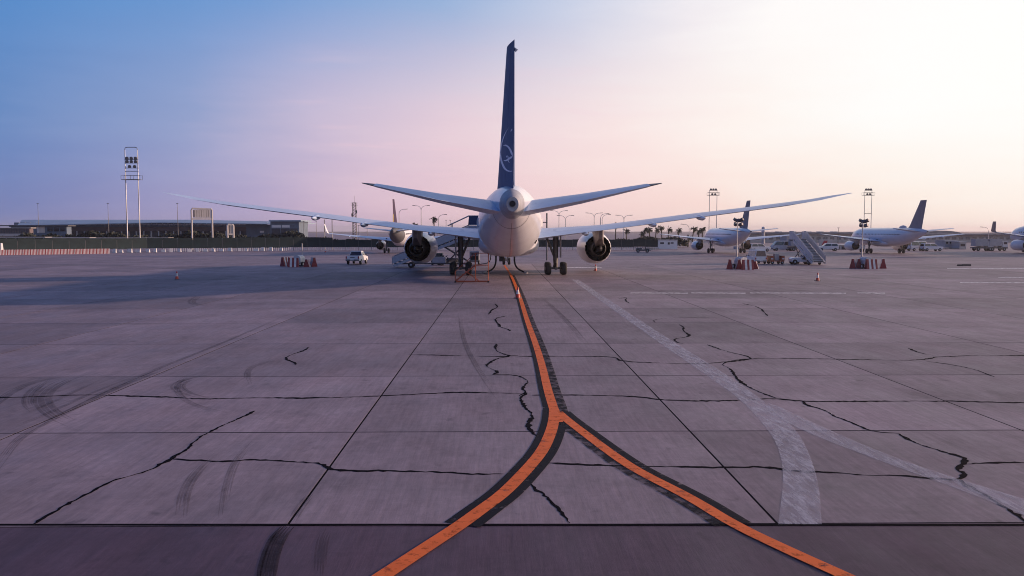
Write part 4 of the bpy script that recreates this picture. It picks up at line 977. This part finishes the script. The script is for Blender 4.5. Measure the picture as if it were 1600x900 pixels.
# ------------------------------------------------------------------ left: terminal and its approach
def PB(m, x0, y0, x1, y1, Y, depth, off):
    """box whose front face fills a photo rectangle at depth Y"""
    a, b = P(x0, y1, Y), P(x1, y0, Y)
    m.b2(a.x-off[0], b.x-off[0], Y-off[1], Y+depth-off[1], max(a.z, 0), b.z); return m
def terminal_left():
    Y = 330; o = (P(240, 365, Y).x, Y, 0)
    t = thing('terminal_building', 'long low terminal with broad metal roof on the left horizon', 'terminal', o)
    a, b = P(10, 342.5, Y), P(462, 344.5, Y)
    # roof: thin slab with a rising far edge and a tapered left end
    z = a.z; xl, xr = a.x-o[0], b.x-o[0]
    MB().loft([[(xl-2, 14, z-.05), (xl+8, -7, z-2.3), (xl+8, -7, z-2.55), (xl+8, 40, z-1.5)], [(xl+60, 14, z), (xl+60, -7, z-1.3), (xl+60, -7, z-1.55), (xl+60, 40, z-.8)],
               [(xr-45, 14, z), (xr-45, -7, z-1.3), (xr-45, -7, z-1.55), (xr-45, 40, z-.8)], [(xr, 14, z-.9), (xr, -7, z-1.9), (xr, -7, z-2.15), (xr, 40, z-1.4)]]).build('roof', 'roof', t)
    gl = bpy.data.objects.new('clerestory', None); COL.objects.link(gl); gl.parent = t
    for k in range(46):
        x0 = 22+k*8.6
        if x0 > 415: break
        m = MB(); PB(m, x0, 347.6, x0+7.6, 351.2, Y+2, .2, o); m.build('pane', 'sglass' if not (260 < x0 < 345) else 'glass', gl)
        m = MB(); PB(m, x0+7.7, 347.2, x0+8.5, 351.4, Y+1.9, .4, o); m.build('mullion', 'lgrey', gl)
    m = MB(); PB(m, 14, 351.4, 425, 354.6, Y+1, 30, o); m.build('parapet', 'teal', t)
    m = MB(); PB(m, 105, 354.7, 385, 361, Y+1.5, 30, o); m.build('facade', 'brown', t)
    m = MB(); PB(m, 105, 361, 385, 377, Y+4, 30, o); m.build('ground_floor', 'dgrey', t)
    for k in range(24):
        m = MB(); PB(m, 108+k*11.6, 361, 109.2+k*11.6, 377, Y+1.6, .5, o); m.build('column', 'lgrey', t)
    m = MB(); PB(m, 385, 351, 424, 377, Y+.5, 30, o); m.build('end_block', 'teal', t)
    m = MB(); PB(m, 406, 360.6, 412, 363.6, Y+.2, .4, o); m.build('white_panel', 'wplastic', t)  # small plain white panel on the end block
    o2 = (P(445, 365, 300).x, 300, 0)
    t = thing('office_block', 'blue grey annex with pale window band at the terminal right end', 'building', o2)
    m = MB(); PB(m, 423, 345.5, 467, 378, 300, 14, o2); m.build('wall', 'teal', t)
    m = MB(); PB(m, 420, 343.8, 470, 346, 298.5, 17, o2); m.build('roof', 'roof', t)
    for x0, x1 in ((424.5, 439), (440.5, 452.5), (453.6, 460)):
        m = MB(); PB(m, x0, 351.6, x1, 355.6, 299.9, .2, o2); m.build('window', 'wplastic' if x1 < 453 else 'sglass', t)
    for x0, x1 in ((424.5, 437.5), (438.8, 452.5), (453.6, 465)):
        m = MB(); PB(m, x0, 357, x1, 367, 299.9, .2, o2); m.build('window', 'glass', t)
    o3 = (P(60, 365, 270).x, 270, 0)
    t = thing('dark_block', 'dark low building with one pale square panel, far left', 'building', o3)
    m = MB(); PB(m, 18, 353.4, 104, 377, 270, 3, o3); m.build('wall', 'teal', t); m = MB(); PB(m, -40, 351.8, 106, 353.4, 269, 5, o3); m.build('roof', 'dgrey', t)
    m = MB(); PB(m, 60.5, 354, 69.5, 363.6, 269.9, .2, o3); m.build('pale_panel', 'wall', t); m = MB(); PB(m, 58, 353.6, 60, 364, 269.8, .3, o3); m.build('panel_jamb', 'lgrey', t)
    for k in range(3): m = MB(); PB(m, 74+k*10, 355.5, 82+k*10, 361.5, 269.9, .2, o3); m.build('window', 'glass', t)
    o4 = (P(20, 365, 250).x, 250, 0)
    t = thing('slatted_shed', 'brown slatted shed with pale roof edge at far left', 'shed', o4)
    m = MB(); PB(m, -60, 356.6, 46, 378, 250, 2, o4); m.build('wall', 'brown', t); m = MB(); PB(m, -62, 355.6, 48, 356.7, 249.5, 3, o4); m.build('roof_edge', 'wall', t)
    for k in range(26): m = MB(); PB(m, -58+k*4, 356.9, -56.6+k*4, 364.8, 249.9, .15, o4); m.build('slat', 'dgrey', t)
    m = MB(); PB(m, -60, 365, 46, 369, 249.8, .3, o4); m.build('plinth', 'wall', t)
    # covered walkway: white roof edge on posts
    o5 = (P(130, 372, 215).x, 215, 0)
    t = thing('covered_walkway', 'long thin white walkway roof above the left fence', 'walkway', o5)
    m = MB()
    a = P(-80, 370.6, 215); 
    for x0, x1, y in ((-80, 70, 370.2), (70, 140, 370.9), (140, 263, 371.3)):
        m = MB(); PB(m, x0, y, x1, y+1.2, 215, 3.5, o5); m.build('roof_panel', 'wall', t)
    for k in range(24): m = MB(); PB(m, -78+k*14.6, 372.2, -77.2+k*14.6, 392, 215.5, .15, o5); m.build('post', 'galv', t)
    o6 = (P(360, 380, 228).x, 228, 0)
    t = thing('boundary_wall', 'low wall with pale coping behind the fence, below the gantry sign', 'wall', o6)
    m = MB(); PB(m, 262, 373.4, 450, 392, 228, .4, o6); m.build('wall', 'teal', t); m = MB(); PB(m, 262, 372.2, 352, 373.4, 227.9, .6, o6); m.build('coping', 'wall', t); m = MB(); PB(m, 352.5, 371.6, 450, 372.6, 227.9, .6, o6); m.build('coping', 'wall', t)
terminal_left()
def hedge(x0, x1, yt, Y, depth, label, m='leaf', n=2600, sz=.45):
    a, b = P(x0, yt, Y), P(x1, yt, Y); h = a.z
    t = thing('hedge', label, 'hedge', ((a.x+b.x)/2, Y, 0)); L_ = b.x-a.x
    mb = MB()
    for k in range(n):
        x = random.uniform(-L_/2, L_/2); y = random.uniform(0, depth); hh = h*(.82+.18*math.sin(x*.21+a.x)+.12*math.sin(x*.83)); z = random.uniform(.1, 1)**.6*hh
        d = Vector((random.gauss(0, 1), random.gauss(0, 1), random.gauss(0, 1))).normalized(); u = d.orthogonal().normalized()*sz*random.uniform(.5, 1.3); v = d.cross(u)
        c = Vector((x, y, z)); mb.add([c-u-v*.5, c+u-v*.5, c+u*.6+v*.6, c-u*.6+v*.6], [(0, 1, 2, 3)])
    stuff(mb.build('foliage', m, t)); st_ = MB()
    for k in range(max(3, int(L_/4))): x = -L_/2+k*4; st_.tube([(x, depth/2, 0), (x+.2, depth/2, h*.7)], .06, 5)
    stuff(st_.build('stems', 'trunk', t))
hedge(100, 470, 363.6, 258, 4, 'long dark clipped hedge in front of the terminal ground floor', n=4200, sz=.55)
hedge(-60, 110, 366.5, 240, 3, 'dark hedge below the slatted shed at far left', n=1500)
hedge(455, 620, 371.0, 240, 4, 'low scrub along the fence behind the purple-finned jet', n=1800)
hedge(930, 1075, 371.8, 232, 5, 'brown scrub bank behind the fence under the palm row', n=2600, sz=.4)

def gantry(x0, x1, yt, yb, Y, label, n, w=.42):
    a, b = P(x0, yt, Y), P(x1, yt, Y); L_ = b.x-a.x; h = a.z; hb = P(x0, yb, Y).z
    t = thing('gantry_sign', label, 'sign', (a.x, Y, 0), R(24))
    for x in (0, L_): MB().tube([(x, 0, 0), (x, 0, h-.4), (x+(.3 if x == 0 else -.3), 0, h)], w/2, 8).build('post', 'wall', t)
    MB().bar((.2, 0, h), (L_-.2, 0, h-.15), w*.8).build('top_rail', 'wall', t); MB().bar((0, 0, hb), (L_, 0, hb), w*.8).build('lower_rail', 'wall', t)
    e = (L_-.9)/n
    MB().box((L_/2, .06, (h+hb)/2), (L_-.7, .06, h-hb-.7)).build('backing_panel', 'hot', t)
    for k in range(n): MB().box((.75+e*(k+.5)-.1, -.05, (h+hb)/2), (e*.84, .12, h-hb-.5)).build('slat', 'wall', t)
gantry(299, 329.5, 325.5, 342, 205, 'tall pale gantry frame with vertical slats on the left', 7); gantry(355, 364, 350.5, 366, 235, 'small pale gantry frame right of the tall slatted one', 3, .6)

# ------------------------------------------------------------------ light towers and lamps
def twin_tower(x0, x1, ytop, ybot, Y, rows_, label, loop=True):
    a, b = P(x0, ytop, Y), P(x1, ytop, Y); w = b.x-a.x; h = a.z
    t = thing('floodlight_tower', label, 'floodlight tower', (a.x, Y, 0)); r = .011*w*5 if loop else .10*w*.6
    r = .115
    for x in (0, w): MB().tube([(x, 0, 0), (x, 0, h*.6), (x, 0, h-.6 if loop else h)], [r*1.35, r, r*.7], 8).build('pole', 'galv', t, True)
    if loop: MB().tube([(0, 0, h-.6), (.1, 0, h-.15), (.5, 0, h), (w-.5, 0, h), (w-.1, 0, h-.15), (w, 0, h-.6)], r*.7, 8).build('top_loop', 'darkpole', t, True)
    for y, n, br in rows_:
        z = P(x0, y, Y).z; MB().bar((-.1, 0, z), (w+.1, 0, z), .14).build('cross_bar', 'darkpole', t)
        for k in range(n):
            x = w*(k+.5)/n if n > 2 else w*(.35+.4*k)
            o = MB().lathe((x, .25, z+.42), (0, -1, -.35), [(0, .1), (.1, .32), (.4, .38), (.44, .34)], 14).build('floodlight', 'darkpole', t, True)
            MB().lathe((x, .25, z+.42), (0, -1, -.35), [(.43, .02), (.45, .33)], 14).build('lens', 'lamp', o)
        if br:
            f = MB(); f.box((w/2, 0, z-.05), (w+1.4, 1.5, .08)); f.build('service_deck', 'darkpole', t)
            g = MB()
            for q in (-.75, .75): g.bar((-.7, q, z+.9), (w+.7, q, z+.9), .06); 
            for q in (-.7, w/2, w+.7): g.bar((q, -.75, z), (q, -.75, z+.9), .06); g.bar((q, .75, z), (q, .75, z+.9), .06)
            g.build('guard_rail', 'darkpole', t)
twin_tower(194.8, 214.5, 230, 373, 195, [(249.5, 3, 0), (254.8, 3, 0), (262.5, 2, 0), (267.5, 0, 0), (280.5, 0, 1)], 'tall twin-pole floodlight tower with looped top on the left')
twin_tower(1108.8, 1120.5, 297.5, 372, 290, [(297.5, 3, 0), (305, 2, 1), (333, 0, 0), (359, 0, 0)], 'twin-pole floodlight tower rising behind the right wing', False)
twin_tower(1351.5, 1362.5, 297.5, 372, 290, [(297.5, 3, 0), (305, 2, 1), (333.5, 0, 0), (359, 0, 0)], 'twin-pole floodlight tower rising behind the rightmost mast light', False)
def lamp(px, ytop, Y, kind, label, side=1):
    a = P(px, ytop, Y); h = a.z; t = thing('street_lamp', label, 'street lamp', (a.x, Y, 0), 0, 'street lamps beyond the apron'); r = .09*Y/260
    if kind == 'mast':
        MB().tube([(0, 0, 0), (0, 0, h)], [r*1.3, r*.6], 6).build('pole', 'darkpole', t); MB().box((0, 0, h), (.7, .3, .15)).build('lamp_head', 'darkpole', t); return
    MB().tube([(0, 0, 0), (0, 0, h-1.2)], [r*1.5, r], 8).build('pole', 'galv', t, True)
    for s in ((-1, 1) if kind == 'double' else (side,)):
        MB().tube([(0, 0, h-1.25), (s*.15, 0, h-.7), (s*.6, 0, h-.2), (s*1.3, 0, h), (s*2.0, 0, h+.02)], r*.75, 6).build('arm', 'galv', t, True)
        MB().prism([(s*1.7, h-.06), (s*2.7, h+.02), (s*2.6, h+.16), (s*1.8, h+.1)], 'y', -.18, .18).build('lamp_head', 'darkpole', t)
for px, yt, k, s, lab in ((623.5, 327, 'single', 1, 'single-arm lamp just right of the purple fin'), (658, 321.5, 'double', 1, 'double-arm lamp above the large left engine'), (685, 335.5, 'single', 1, 'single-arm lamp beside the lone palm left of the fuselage'),
        (873.5, 329.5, 'double', 1, 'double-arm lamp nearest the fuselage on its right side'), (883.5, 337, 'double', 1, 'shorter double-arm lamp, second right of the fuselage'), (928.5, 333, 'double', 1, 'double-arm lamp above the right engine'),
        (938.5, 334, 'single', 1, 'single-arm lamp, left of the close pair right of the engine'), (941, 335.5, 'single', 1, 'single-arm lamp, right of the close pair right of the engine'), (975, 336.5, 'double', 1, 'double-arm lamp right of the right engine above the wing'),
        (1077, 350.5, 'single', -1, 'single-arm lamp bending left among the palms'), (1545, 355, 'single', -1, 'faint single-arm lamp behind the rightmost jet')):
    lamp(px, yt, 262, k, lab, s)
for px, yt, lab in ((59, 318, 'slim mast above the terminal, leftmost of the masts'), (168.5, 318, 'slim mast left of the tall floodlight tower'), (277, 318, 'slim mast left of the gantry sign'), (697, 344, 'slim far mast right of the lone palm, left one'), (703.5, 344, 'slim far mast right of the lone palm, right one'),
        (474.5, 345.5, 'slim pole just right of the terminal annex'), (494, 345.5, 'bent slim pole second right of the annex'), (560.5, 352, 'short slim pole right of the lattice mast'), (573.5, 353, 'second short slim pole right of the lattice mast'), (1310, 356, 'faint pole above the right terminal roof')):
    lamp(px, yt, 300, 'mast', lab)
for px, lab in ((506.7, 'left of two pale posts by the fence, behind the left wing'), (518.8, 'right of two pale posts by the fence, behind the left wing')):
    a = P(px, 343, 205); t = thing('fence_mast', lab, 'mast', (a.x, 205, 0)); MB().tube([(0, 0, 0), (0, 0, P(px, 363, 205).z)], .13, 8).build('lower_post', 'wall', t); MB().tube([(0, 0, P(px, 363, 205).z), (0, 0, a.z)], .09, 8).build('upper_post', 'darkpole', t)
t = thing('dark_pole', 'dark pole with short arm close beside the right side of fuselage', 'pole', (P(854.5, 340, 130).x, 130, 0)); h = P(854, 333, 130).z
MB().tube([(0, 0, 0), (0, 0, h)], .11, 8).build('pole', 'darkpole', t); MB().bar((0, 0, h-1.4), (-.75, 0, h-1.4), .14).build('arm', 'darkpole', t); MB().box((-.7, 0, h-1.4), (.3, .3, .2)).build('head', 'darkpole', t)
def lattice():
    Y = 280; a = P(553.5, 309, Y); h = a.z; t = thing('lattice_mast', 'steel lattice mast with antenna arms behind the left wing', 'mast', (a.x, Y, 0)); w = .55
    for sx in (-1, 1):
        for sy in (-1, 1): MB().bar((sx*w, sy*w, 0), (sx*w*.9, sy*w*.9, h-1.6), .13).build('leg', 'darkpole', t)
    b = MB(); n = 16
    for k in range(n):
        z0, z1 = (h-1.6)*k/n, (h-1.6)*(k+1)/n
        for sy in (-1, 1): b.bar((-w, sy*w, z0), (w, sy*w, z1), .07); b.bar((-w, sy*w, z1), (w, sy*w, z1), .07)
        for sx in (-1, 1): b.bar((sx*w, -w, z1), (sx*w, w, z0), .07)
    b.build('bracing', 'darkpole', t)
    for z in (h-1.7, h-2.4): MB().bar((-1.1, 0, z), (1.1, 0, z), .12).build('antenna_arm', 'darkpole', t)
    MB().tube([(0, 0, h-1.7), (0, 0, h+.6)], .05, 6).build('spike', 'darkpole', t)
    for x, z in ((-.75, h-5.6), (.8, h-4.6), (-.7, h-6.8)): MB().box((x, -.5, z), (.3, .25, 1.0)).build('antenna_panel', 'dgrey', t)
lattice()

# ------------------------------------------------------------------ palms
def make_palm(h, seed, lean=.0):
    rnd = random.Random(seed); pts = [(0, 0, 0), (.1*lean, 0, h*.4), (.35*lean, 0, h*.8), (.6*lean, 0, h)]
    trunk = MB().tube(pts, [.26, .19, .16, .15], 8); top = Vector(pts[-1]); cr = MB()
    for k in range(34):
        az = rnd.uniform(0, 2*math.pi); el = rnd.uniform(-.9, 1.1); L_ = rnd.uniform(.85, 1.35); p = top.copy()
        d = Vector((math.cos(az)*math.cos(el)+.35, math.sin(az)*math.cos(el), math.sin(el))).normalized()
        prev = p
        for s in range(6):
            p = p+d*L_/6; d = (d+Vector((.05, 0, -.14))).normalized(); sd_ = d.cross(Vector((0, 0, 1)))
            if sd_.length < .05: sd_ = Vector((1, 0, 0))
            sd_.normalize(); wl = .26*math.sin((s+.8)/6.6*math.pi)
            for q in (-1, 1):
                tip = p+sd_*q*wl+d*.12-Vector((0, 0, .10+.05*s)); cr.add([prev, p, tip], [(0, 1, 2)])
            prev = p
    for k in range(40):                    # skirt of dead leaves
        az = rnd.uniform(0, 2*math.pi); z = rnd.uniform(.1, 1.3); a = top+Vector((math.cos(az)*.2, math.sin(az)*.2, -z+.2)); b = a+Vector((math.cos(az)*.3, math.sin(az)*.3, -.5)); cr.add([a, a+Vector((.12, .1, 0)), b], [(0, 1, 2)])
    return trunk, cr
pal = [(679, 338, 1.0, 'lone palm left of the fuselage above the left wing'), (648, 347.5, .5, 'palm crown just clearing the left wing beside the double-arm lamp'), (962, 347, 1, 'palm poking above the right wing near the right engine'), (979, 356, 1, 'palm directly under the right wing, leftmost of the row'),
       (1001, 360, .8, 'short palm second in the row under the right wing'), (1005, 354, 1, 'tall palm third in the row under the right wing'), (1015.5, 353, 1, 'palm fourth in the row under the right wing'), (1024, 354, 1, 'palm fifth in the row, beside the flap fairing'),
       (1034.5, 350.5, 1, 'palm sixth in the row, just right of the flap fairing'), (1044, 352.5, 1, 'palm above the white hut, seventh in the row'), (1060, 354, .8, 'palm above the hut right edge, eighth in the row'), (1082, 352, 1.2, 'large windblown palm left of the white jet nose'),
       (1092, 356, 1.1, 'palm behind the white jet nose, left of the last one'), (1098, 352, 1.1, 'last palm in the row, touching the floodlight tower')]
protos = {}
for i, (px, yt, sc, lab) in enumerate(pal):
    Y = 255+((i*37) % 30); a = P(px, yt+2, Y); h = a.z-.6; t = thing('palm_tree', lab, 'palm tree', (a.x, Y, 0), random.uniform(-.5, .5), 'palms beyond the fence')
    tr, cr = make_palm(h, i, random.uniform(-.6, .9)); tr.build('trunk', 'trunk', t, True); cr.build('crown', 'palm', t)
t = thing('bushy_tree', 'round dark shrub between the palms left of the white jet', 'tree', (P(1075, 368, 240).x, 240, 0)); tr, cr = make_palm(2.6, 91, .2); tr.build('trunk', 'trunk', t); cr.build('crown', 'palm', t)

# ------------------------------------------------------------------ right: buildings, hut, far equipment
def cabin(label, x0, y0, x1, y1, Y, wins, paint='wall', depth=3, name='site_cabin'):
    o = (P((x0+x1)/2, y1, Y).x, Y, 0); t = thing(name, label, 'cabin', o)
    m = MB(); PB(m, x0, y0, x1, y1, Y, depth, o); m.build('wall', paint, t)
    m = MB(); PB(m, x0-.4, y0-.8, x1+.4, y0, Y-.2, depth+.4, o); m.build('roof', 'lgrey', t)
    for a, b, c, d in wins: m = MB(); PB(m, a, b, c, d, Y-.05, .1, o); m.build('window', 'glass', t); m = MB(); PB(m, a-.3, d, b and c+.3, d+.4, Y-.1, .15, o); m.build('sill', 'lgrey', t)
    return t
cabin('white site hut with small dark windows beyond the right engine', 1028.5, 375.5, 1058.5, 389.5, 212, [(1031.5, 378.6, 1037.5, 381), (1043.5, 378.6, 1046.5, 382), (1048, 378.6, 1052.5, 380.6)], 'white')
t = thing('low_wall', 'short pale wall beside the white site hut', 'wall', (P(1020, 389, 203).x, 203, 0)); o = t.location; m = MB(); PB(m, 1010, 387.3, 1029.5, 392.5, 203, .5, o); m.build('wall', 'wall', t); m = MB(); PB(m, 1009.6, 386.8, 1029.8, 387.3, 202.9, .7, o); m.build('coping', 'lgrey', t)
def terminal_right():
    Y = 330; o = (P(1400, 380, Y).x, Y, 0); t = thing('pier_building', 'long low hazy pier building along the right horizon', 'terminal', o)
    m = MB(); PB(m, 1165, 365.2, 1345, 386, Y, 40, o); m.build('wall', 'wall', t); m = MB(); PB(m, 1160, 363, 1348, 365.3, Y-2, 46, o); m.build('roof', 'flat', t)
    m = MB(); PB(m, 1345, 367, 1660, 386, Y+5, 40, o); m.build('wall', 'wall', t); m = MB(); PB(m, 1345, 365.6, 1670, 367.2, Y+3, 44, o); m.build('roof', 'flat', t)
    for k in range(46):
        x = 1170+k*10.6
        if 1340 < x < 1350: continue
        m = MB(); PB(m, x, 370.5, x+6.5, 374.2, Y-.1 if x < 1340 else Y+4.9, .1, o); m.build('window', 'sglass', t)
    for x in (1216, 1238, 1262, 1281, 1303): m = MB(); PB(m, x, 361.6, x+6, 363, Y+4, 4, o); m.build('rooftop_unit', 'lgrey', t)
    for x0, x1, yt, nm in ((1370, 1452, 362.4, 'a'), (1446, 1502, 360.4, 'b'), (1495, 1640, 364.2, 'c')):
        a, b, c = P(x0, 380, Y+40), P(x1, 380, Y+40), P(x0, yt, Y+40); n = 14; poly = [(a.x-o[0], 0)]+[(a.x-o[0]+(b.x-a.x)*k/n, c.z-1.2+1.2*math.sin(math.pi*k/n)**.6) for k in range(n+1)]+[(b.x-o[0], 0)]
        MB().prism(poly, 'y', 40, 90).build('vaulted_hall', 'flat', t)
    # jet bridges, blocks and service huts in front
    for lab, x0, y0, x1, y1, Yc, w in (
        ('pale two-storey service block left of the apron stairs', 1229, 369.5, 1244, 391, 205, [(1230.5, 376, 1233, 379.5), (1240, 372, 1243.5, 376)]),
        ('dark-windowed annex between service block and apron stairs', 1244.5, 375, 1256, 391, 207, [(1245.5, 380.5, 1254.5, 385)]),
        ('white flat-roofed office with three square windows, far right', 1476.5, 376, 1495.5, 387, 214, [(1478.3, 377.6, 1481.8, 381), (1484, 377.6, 1487.5, 381), (1489.8, 377.6, 1493.4, 381)]),
        ('low shed with dark opening right of the apron stairs', 1301, 383, 1352, 392, 206, [(1304, 385, 1312, 391), (1315, 385, 1326, 391), (1330, 385, 1338, 391)]),
        ('pale low store under the swept-fin jet tail', 1410, 382, 1428, 392, 207, [(1415.5, 384.5, 1420, 388)]),
        ('small grey hut right of the three-window office', 1499, 378, 1510, 391.5, 210, [(1501, 381, 1508, 385)])):
        cabin(lab, x0, y0, x1, y1, Yc, w, 'wall', 5, 'service_building')
    for lab, x0, y0, x1, y1, Yc, paint in (('white box trailer beyond the estate car', 1199.5, 385.5, 1212, 391.2, 208, 'white'), ('low white container right of the estate car', 1150, 385, 1160, 391, 214, 'wall'), ('white cargo container far right beside the parked car', 1463, 385.5, 1474, 391.4, 208, 'lgrey'),
            ('stacked dark loading platform under the three-window office', 1476, 388.2, 1499, 391.6, 209, 'dgrey'), ('dark brown container under the swept-fin jet', 1407, 384.5, 1416, 391.8, 204, 'brown')):
        oc = (P((x0+x1)/2, y1, Yc).x, Yc, 0); t = thing('container', lab, 'container', oc); m = MB(); PB(m, x0, y0, x1, y1-.6, Yc, 2.4, oc); m.build('box', paint, t)
        for f in (.15, .5, .85): m = MB(); xx = x0+(x1-x0)*f; PB(m, xx-.15, y0+.4, xx+.15, y1-.9, Yc-.06, .08, oc); m.build('rib', 'grey', t)
        for f in (.1, .75): m = MB(); xx = x0+(x1-x0)*f; PB(m, xx, y1-.6, xx+(x1-x0)*.15, y1+.1, Yc+.3, .5, oc); m.build('foot', 'dgrey', t)
    # catering lifts seen as scissor trucks
    for px, lab in ((1247, 'dark loader truck left of the apron stairs'), (1534, 'grey loader truck before the rightmost jet'), (1556, 'second grey loader truck below the rightmost jet')):
        g = G(px, 392); t = thing('loader_truck', lab, 'truck', g, 0); MB().box((0, 0, .7), (4.2, 2, .3)).build('chassis', 'dgrey', t); MB().box((1.5, 0, 1.5), (1.2, 1.9, 1.4)).build('cab', 'lgrey', t); MB().box((1.6, -.96, 1.75), (.7, .02, .5)).build('window', 'glass', t); MB().box((-.6, 0, 1.9), (2.8, 2.0, 1.6)).build('box_body', 'grey', t)
        for s in (-1, 1): MB().bar((-1.7, s*.7, .85), (.5, s*.7, 1.1), .1).build('lift_arm', 'dmetal', t)
        wheels4(t, (1.4, -1.3), .85, .42, .3)
    # tail with red mark behind the stairs
    Yt = 230; o = (P(1290, 385, Yt).x, Yt, 0); t = thing('banner_board', 'white board with a slanted red emblem right of the apron stairs', 'sign', o)
    m = MB(); PB(m, 1280, 374, 1301, 386, Yt, .3, o); m.build('board', 'wall', t)
    q = [P(1284, 382.8, Yt-.05), P(1287.5, 376, Yt-.05), P(1293.5, 376, Yt-.05), P(1290, 382.8, Yt-.05)]; q = [(p.x-o[0], -.06, p.z) for p in q]; MB().add(q, [(0, 1, 2, 3)]).build('emblem', 'finred', t)
    for x in (1282, 1299): m = MB(); PB(m, x, 386, x+.8, 392, Yt+.05, .2, o); m.build('leg', 'galv', t)
    Yr = 300; a = P(1193, 357, Yr); t = thing('radar_dome', 'round pale radar dome on a short tower on the right', 'radar', (a.x, Yr, 0)); r = 3*Yr/F
    MB().lathe((0, 0, a.z-r), (0, 0, 1), [(0, .2*r), (.12*r, .5*r), (.5*r, .87*r), (r, r), (1.5*r, .87*r), (1.88*r, .48*r), (2*r, .03)], 20).build('dome', 'lgrey', t, True)
    MB().lathe((0, 0, 0), (0, 0, 1), [(0, .9*r), (a.z-r*1.6, .8*r)], 12).build('tower', 'wall', t); MB().lathe((0, 0, a.z-1.7*r), (0, 0, 1), [(0, 1.1*r), (.3*r, 1.15*r), (.7*r, .8*r)], 14).build('collar', 'white', t)
terminal_right()
def far_ground():
    def ridge(name, pts, Y, depth, m):
        q = [P(x, y, Y) for x, y in pts]; mb = MB(); n = len(q)
        vs = [(p.x, Y, -1) for p in q]+[(p.x, Y+depth*.3, p.z) for p in q]+[(p.x, Y+depth, p.z*.6) for p in q]
        mb.add(vs, [(k, k+1, n+k+1, n+k) for k in range(n-1)]+[(n+k, n+k+1, 2*n+k+1, 2*n+k) for k in range(n-1)]); return struct(mb.build(name, m, None, True))
    ridge('hills', [(880, 362), (930, 361), (960, 360), (985, 362.4), (1020, 365), (1035, 364.6), (1055, 363.0), (1080, 362.6), (1110, 364.5), (1140, 363.6), (1180, 364), (1300, 364.8), (1420, 363), (1500, 362.5), (1620, 363), (1900, 364), (2300, 362)], 1500, 900, 'hill')
    ridge('far_hills', [(-700, 362), (-300, 361), (0, 362.5), (150, 361.5), (300, 362), (480, 363.6), (520, 363.4), (560, 363.2), (600, 363), (640, 362.8), (760, 363), (900, 362)], 1900, 900, 'hill')
far_ground()


def haze():
    hz = MB().b2(-6500, 6500, -3500, 9500, -1.5, 45).build('haze', 'white'); stuff(hz)
    hm = bpy.data.materials.new('haze_air'); hm.use_nodes = True; nt = hm.node_tree; nt.nodes.clear()
    ho = nt.nodes.new('ShaderNodeOutputMaterial'); pv = nt.nodes.new('ShaderNodeVolumePrincipled'); pv.inputs['Density'].default_value = .00015
    pv.inputs['Color'].default_value = (.97, .93, .95, 1); pv.inputs['Anisotropy'].default_value = .45
    nt.links.new(pv.outputs[0], ho.inputs['Volume']); hz.data.materials.clear(); hz.data.materials.append(hm)
haze()
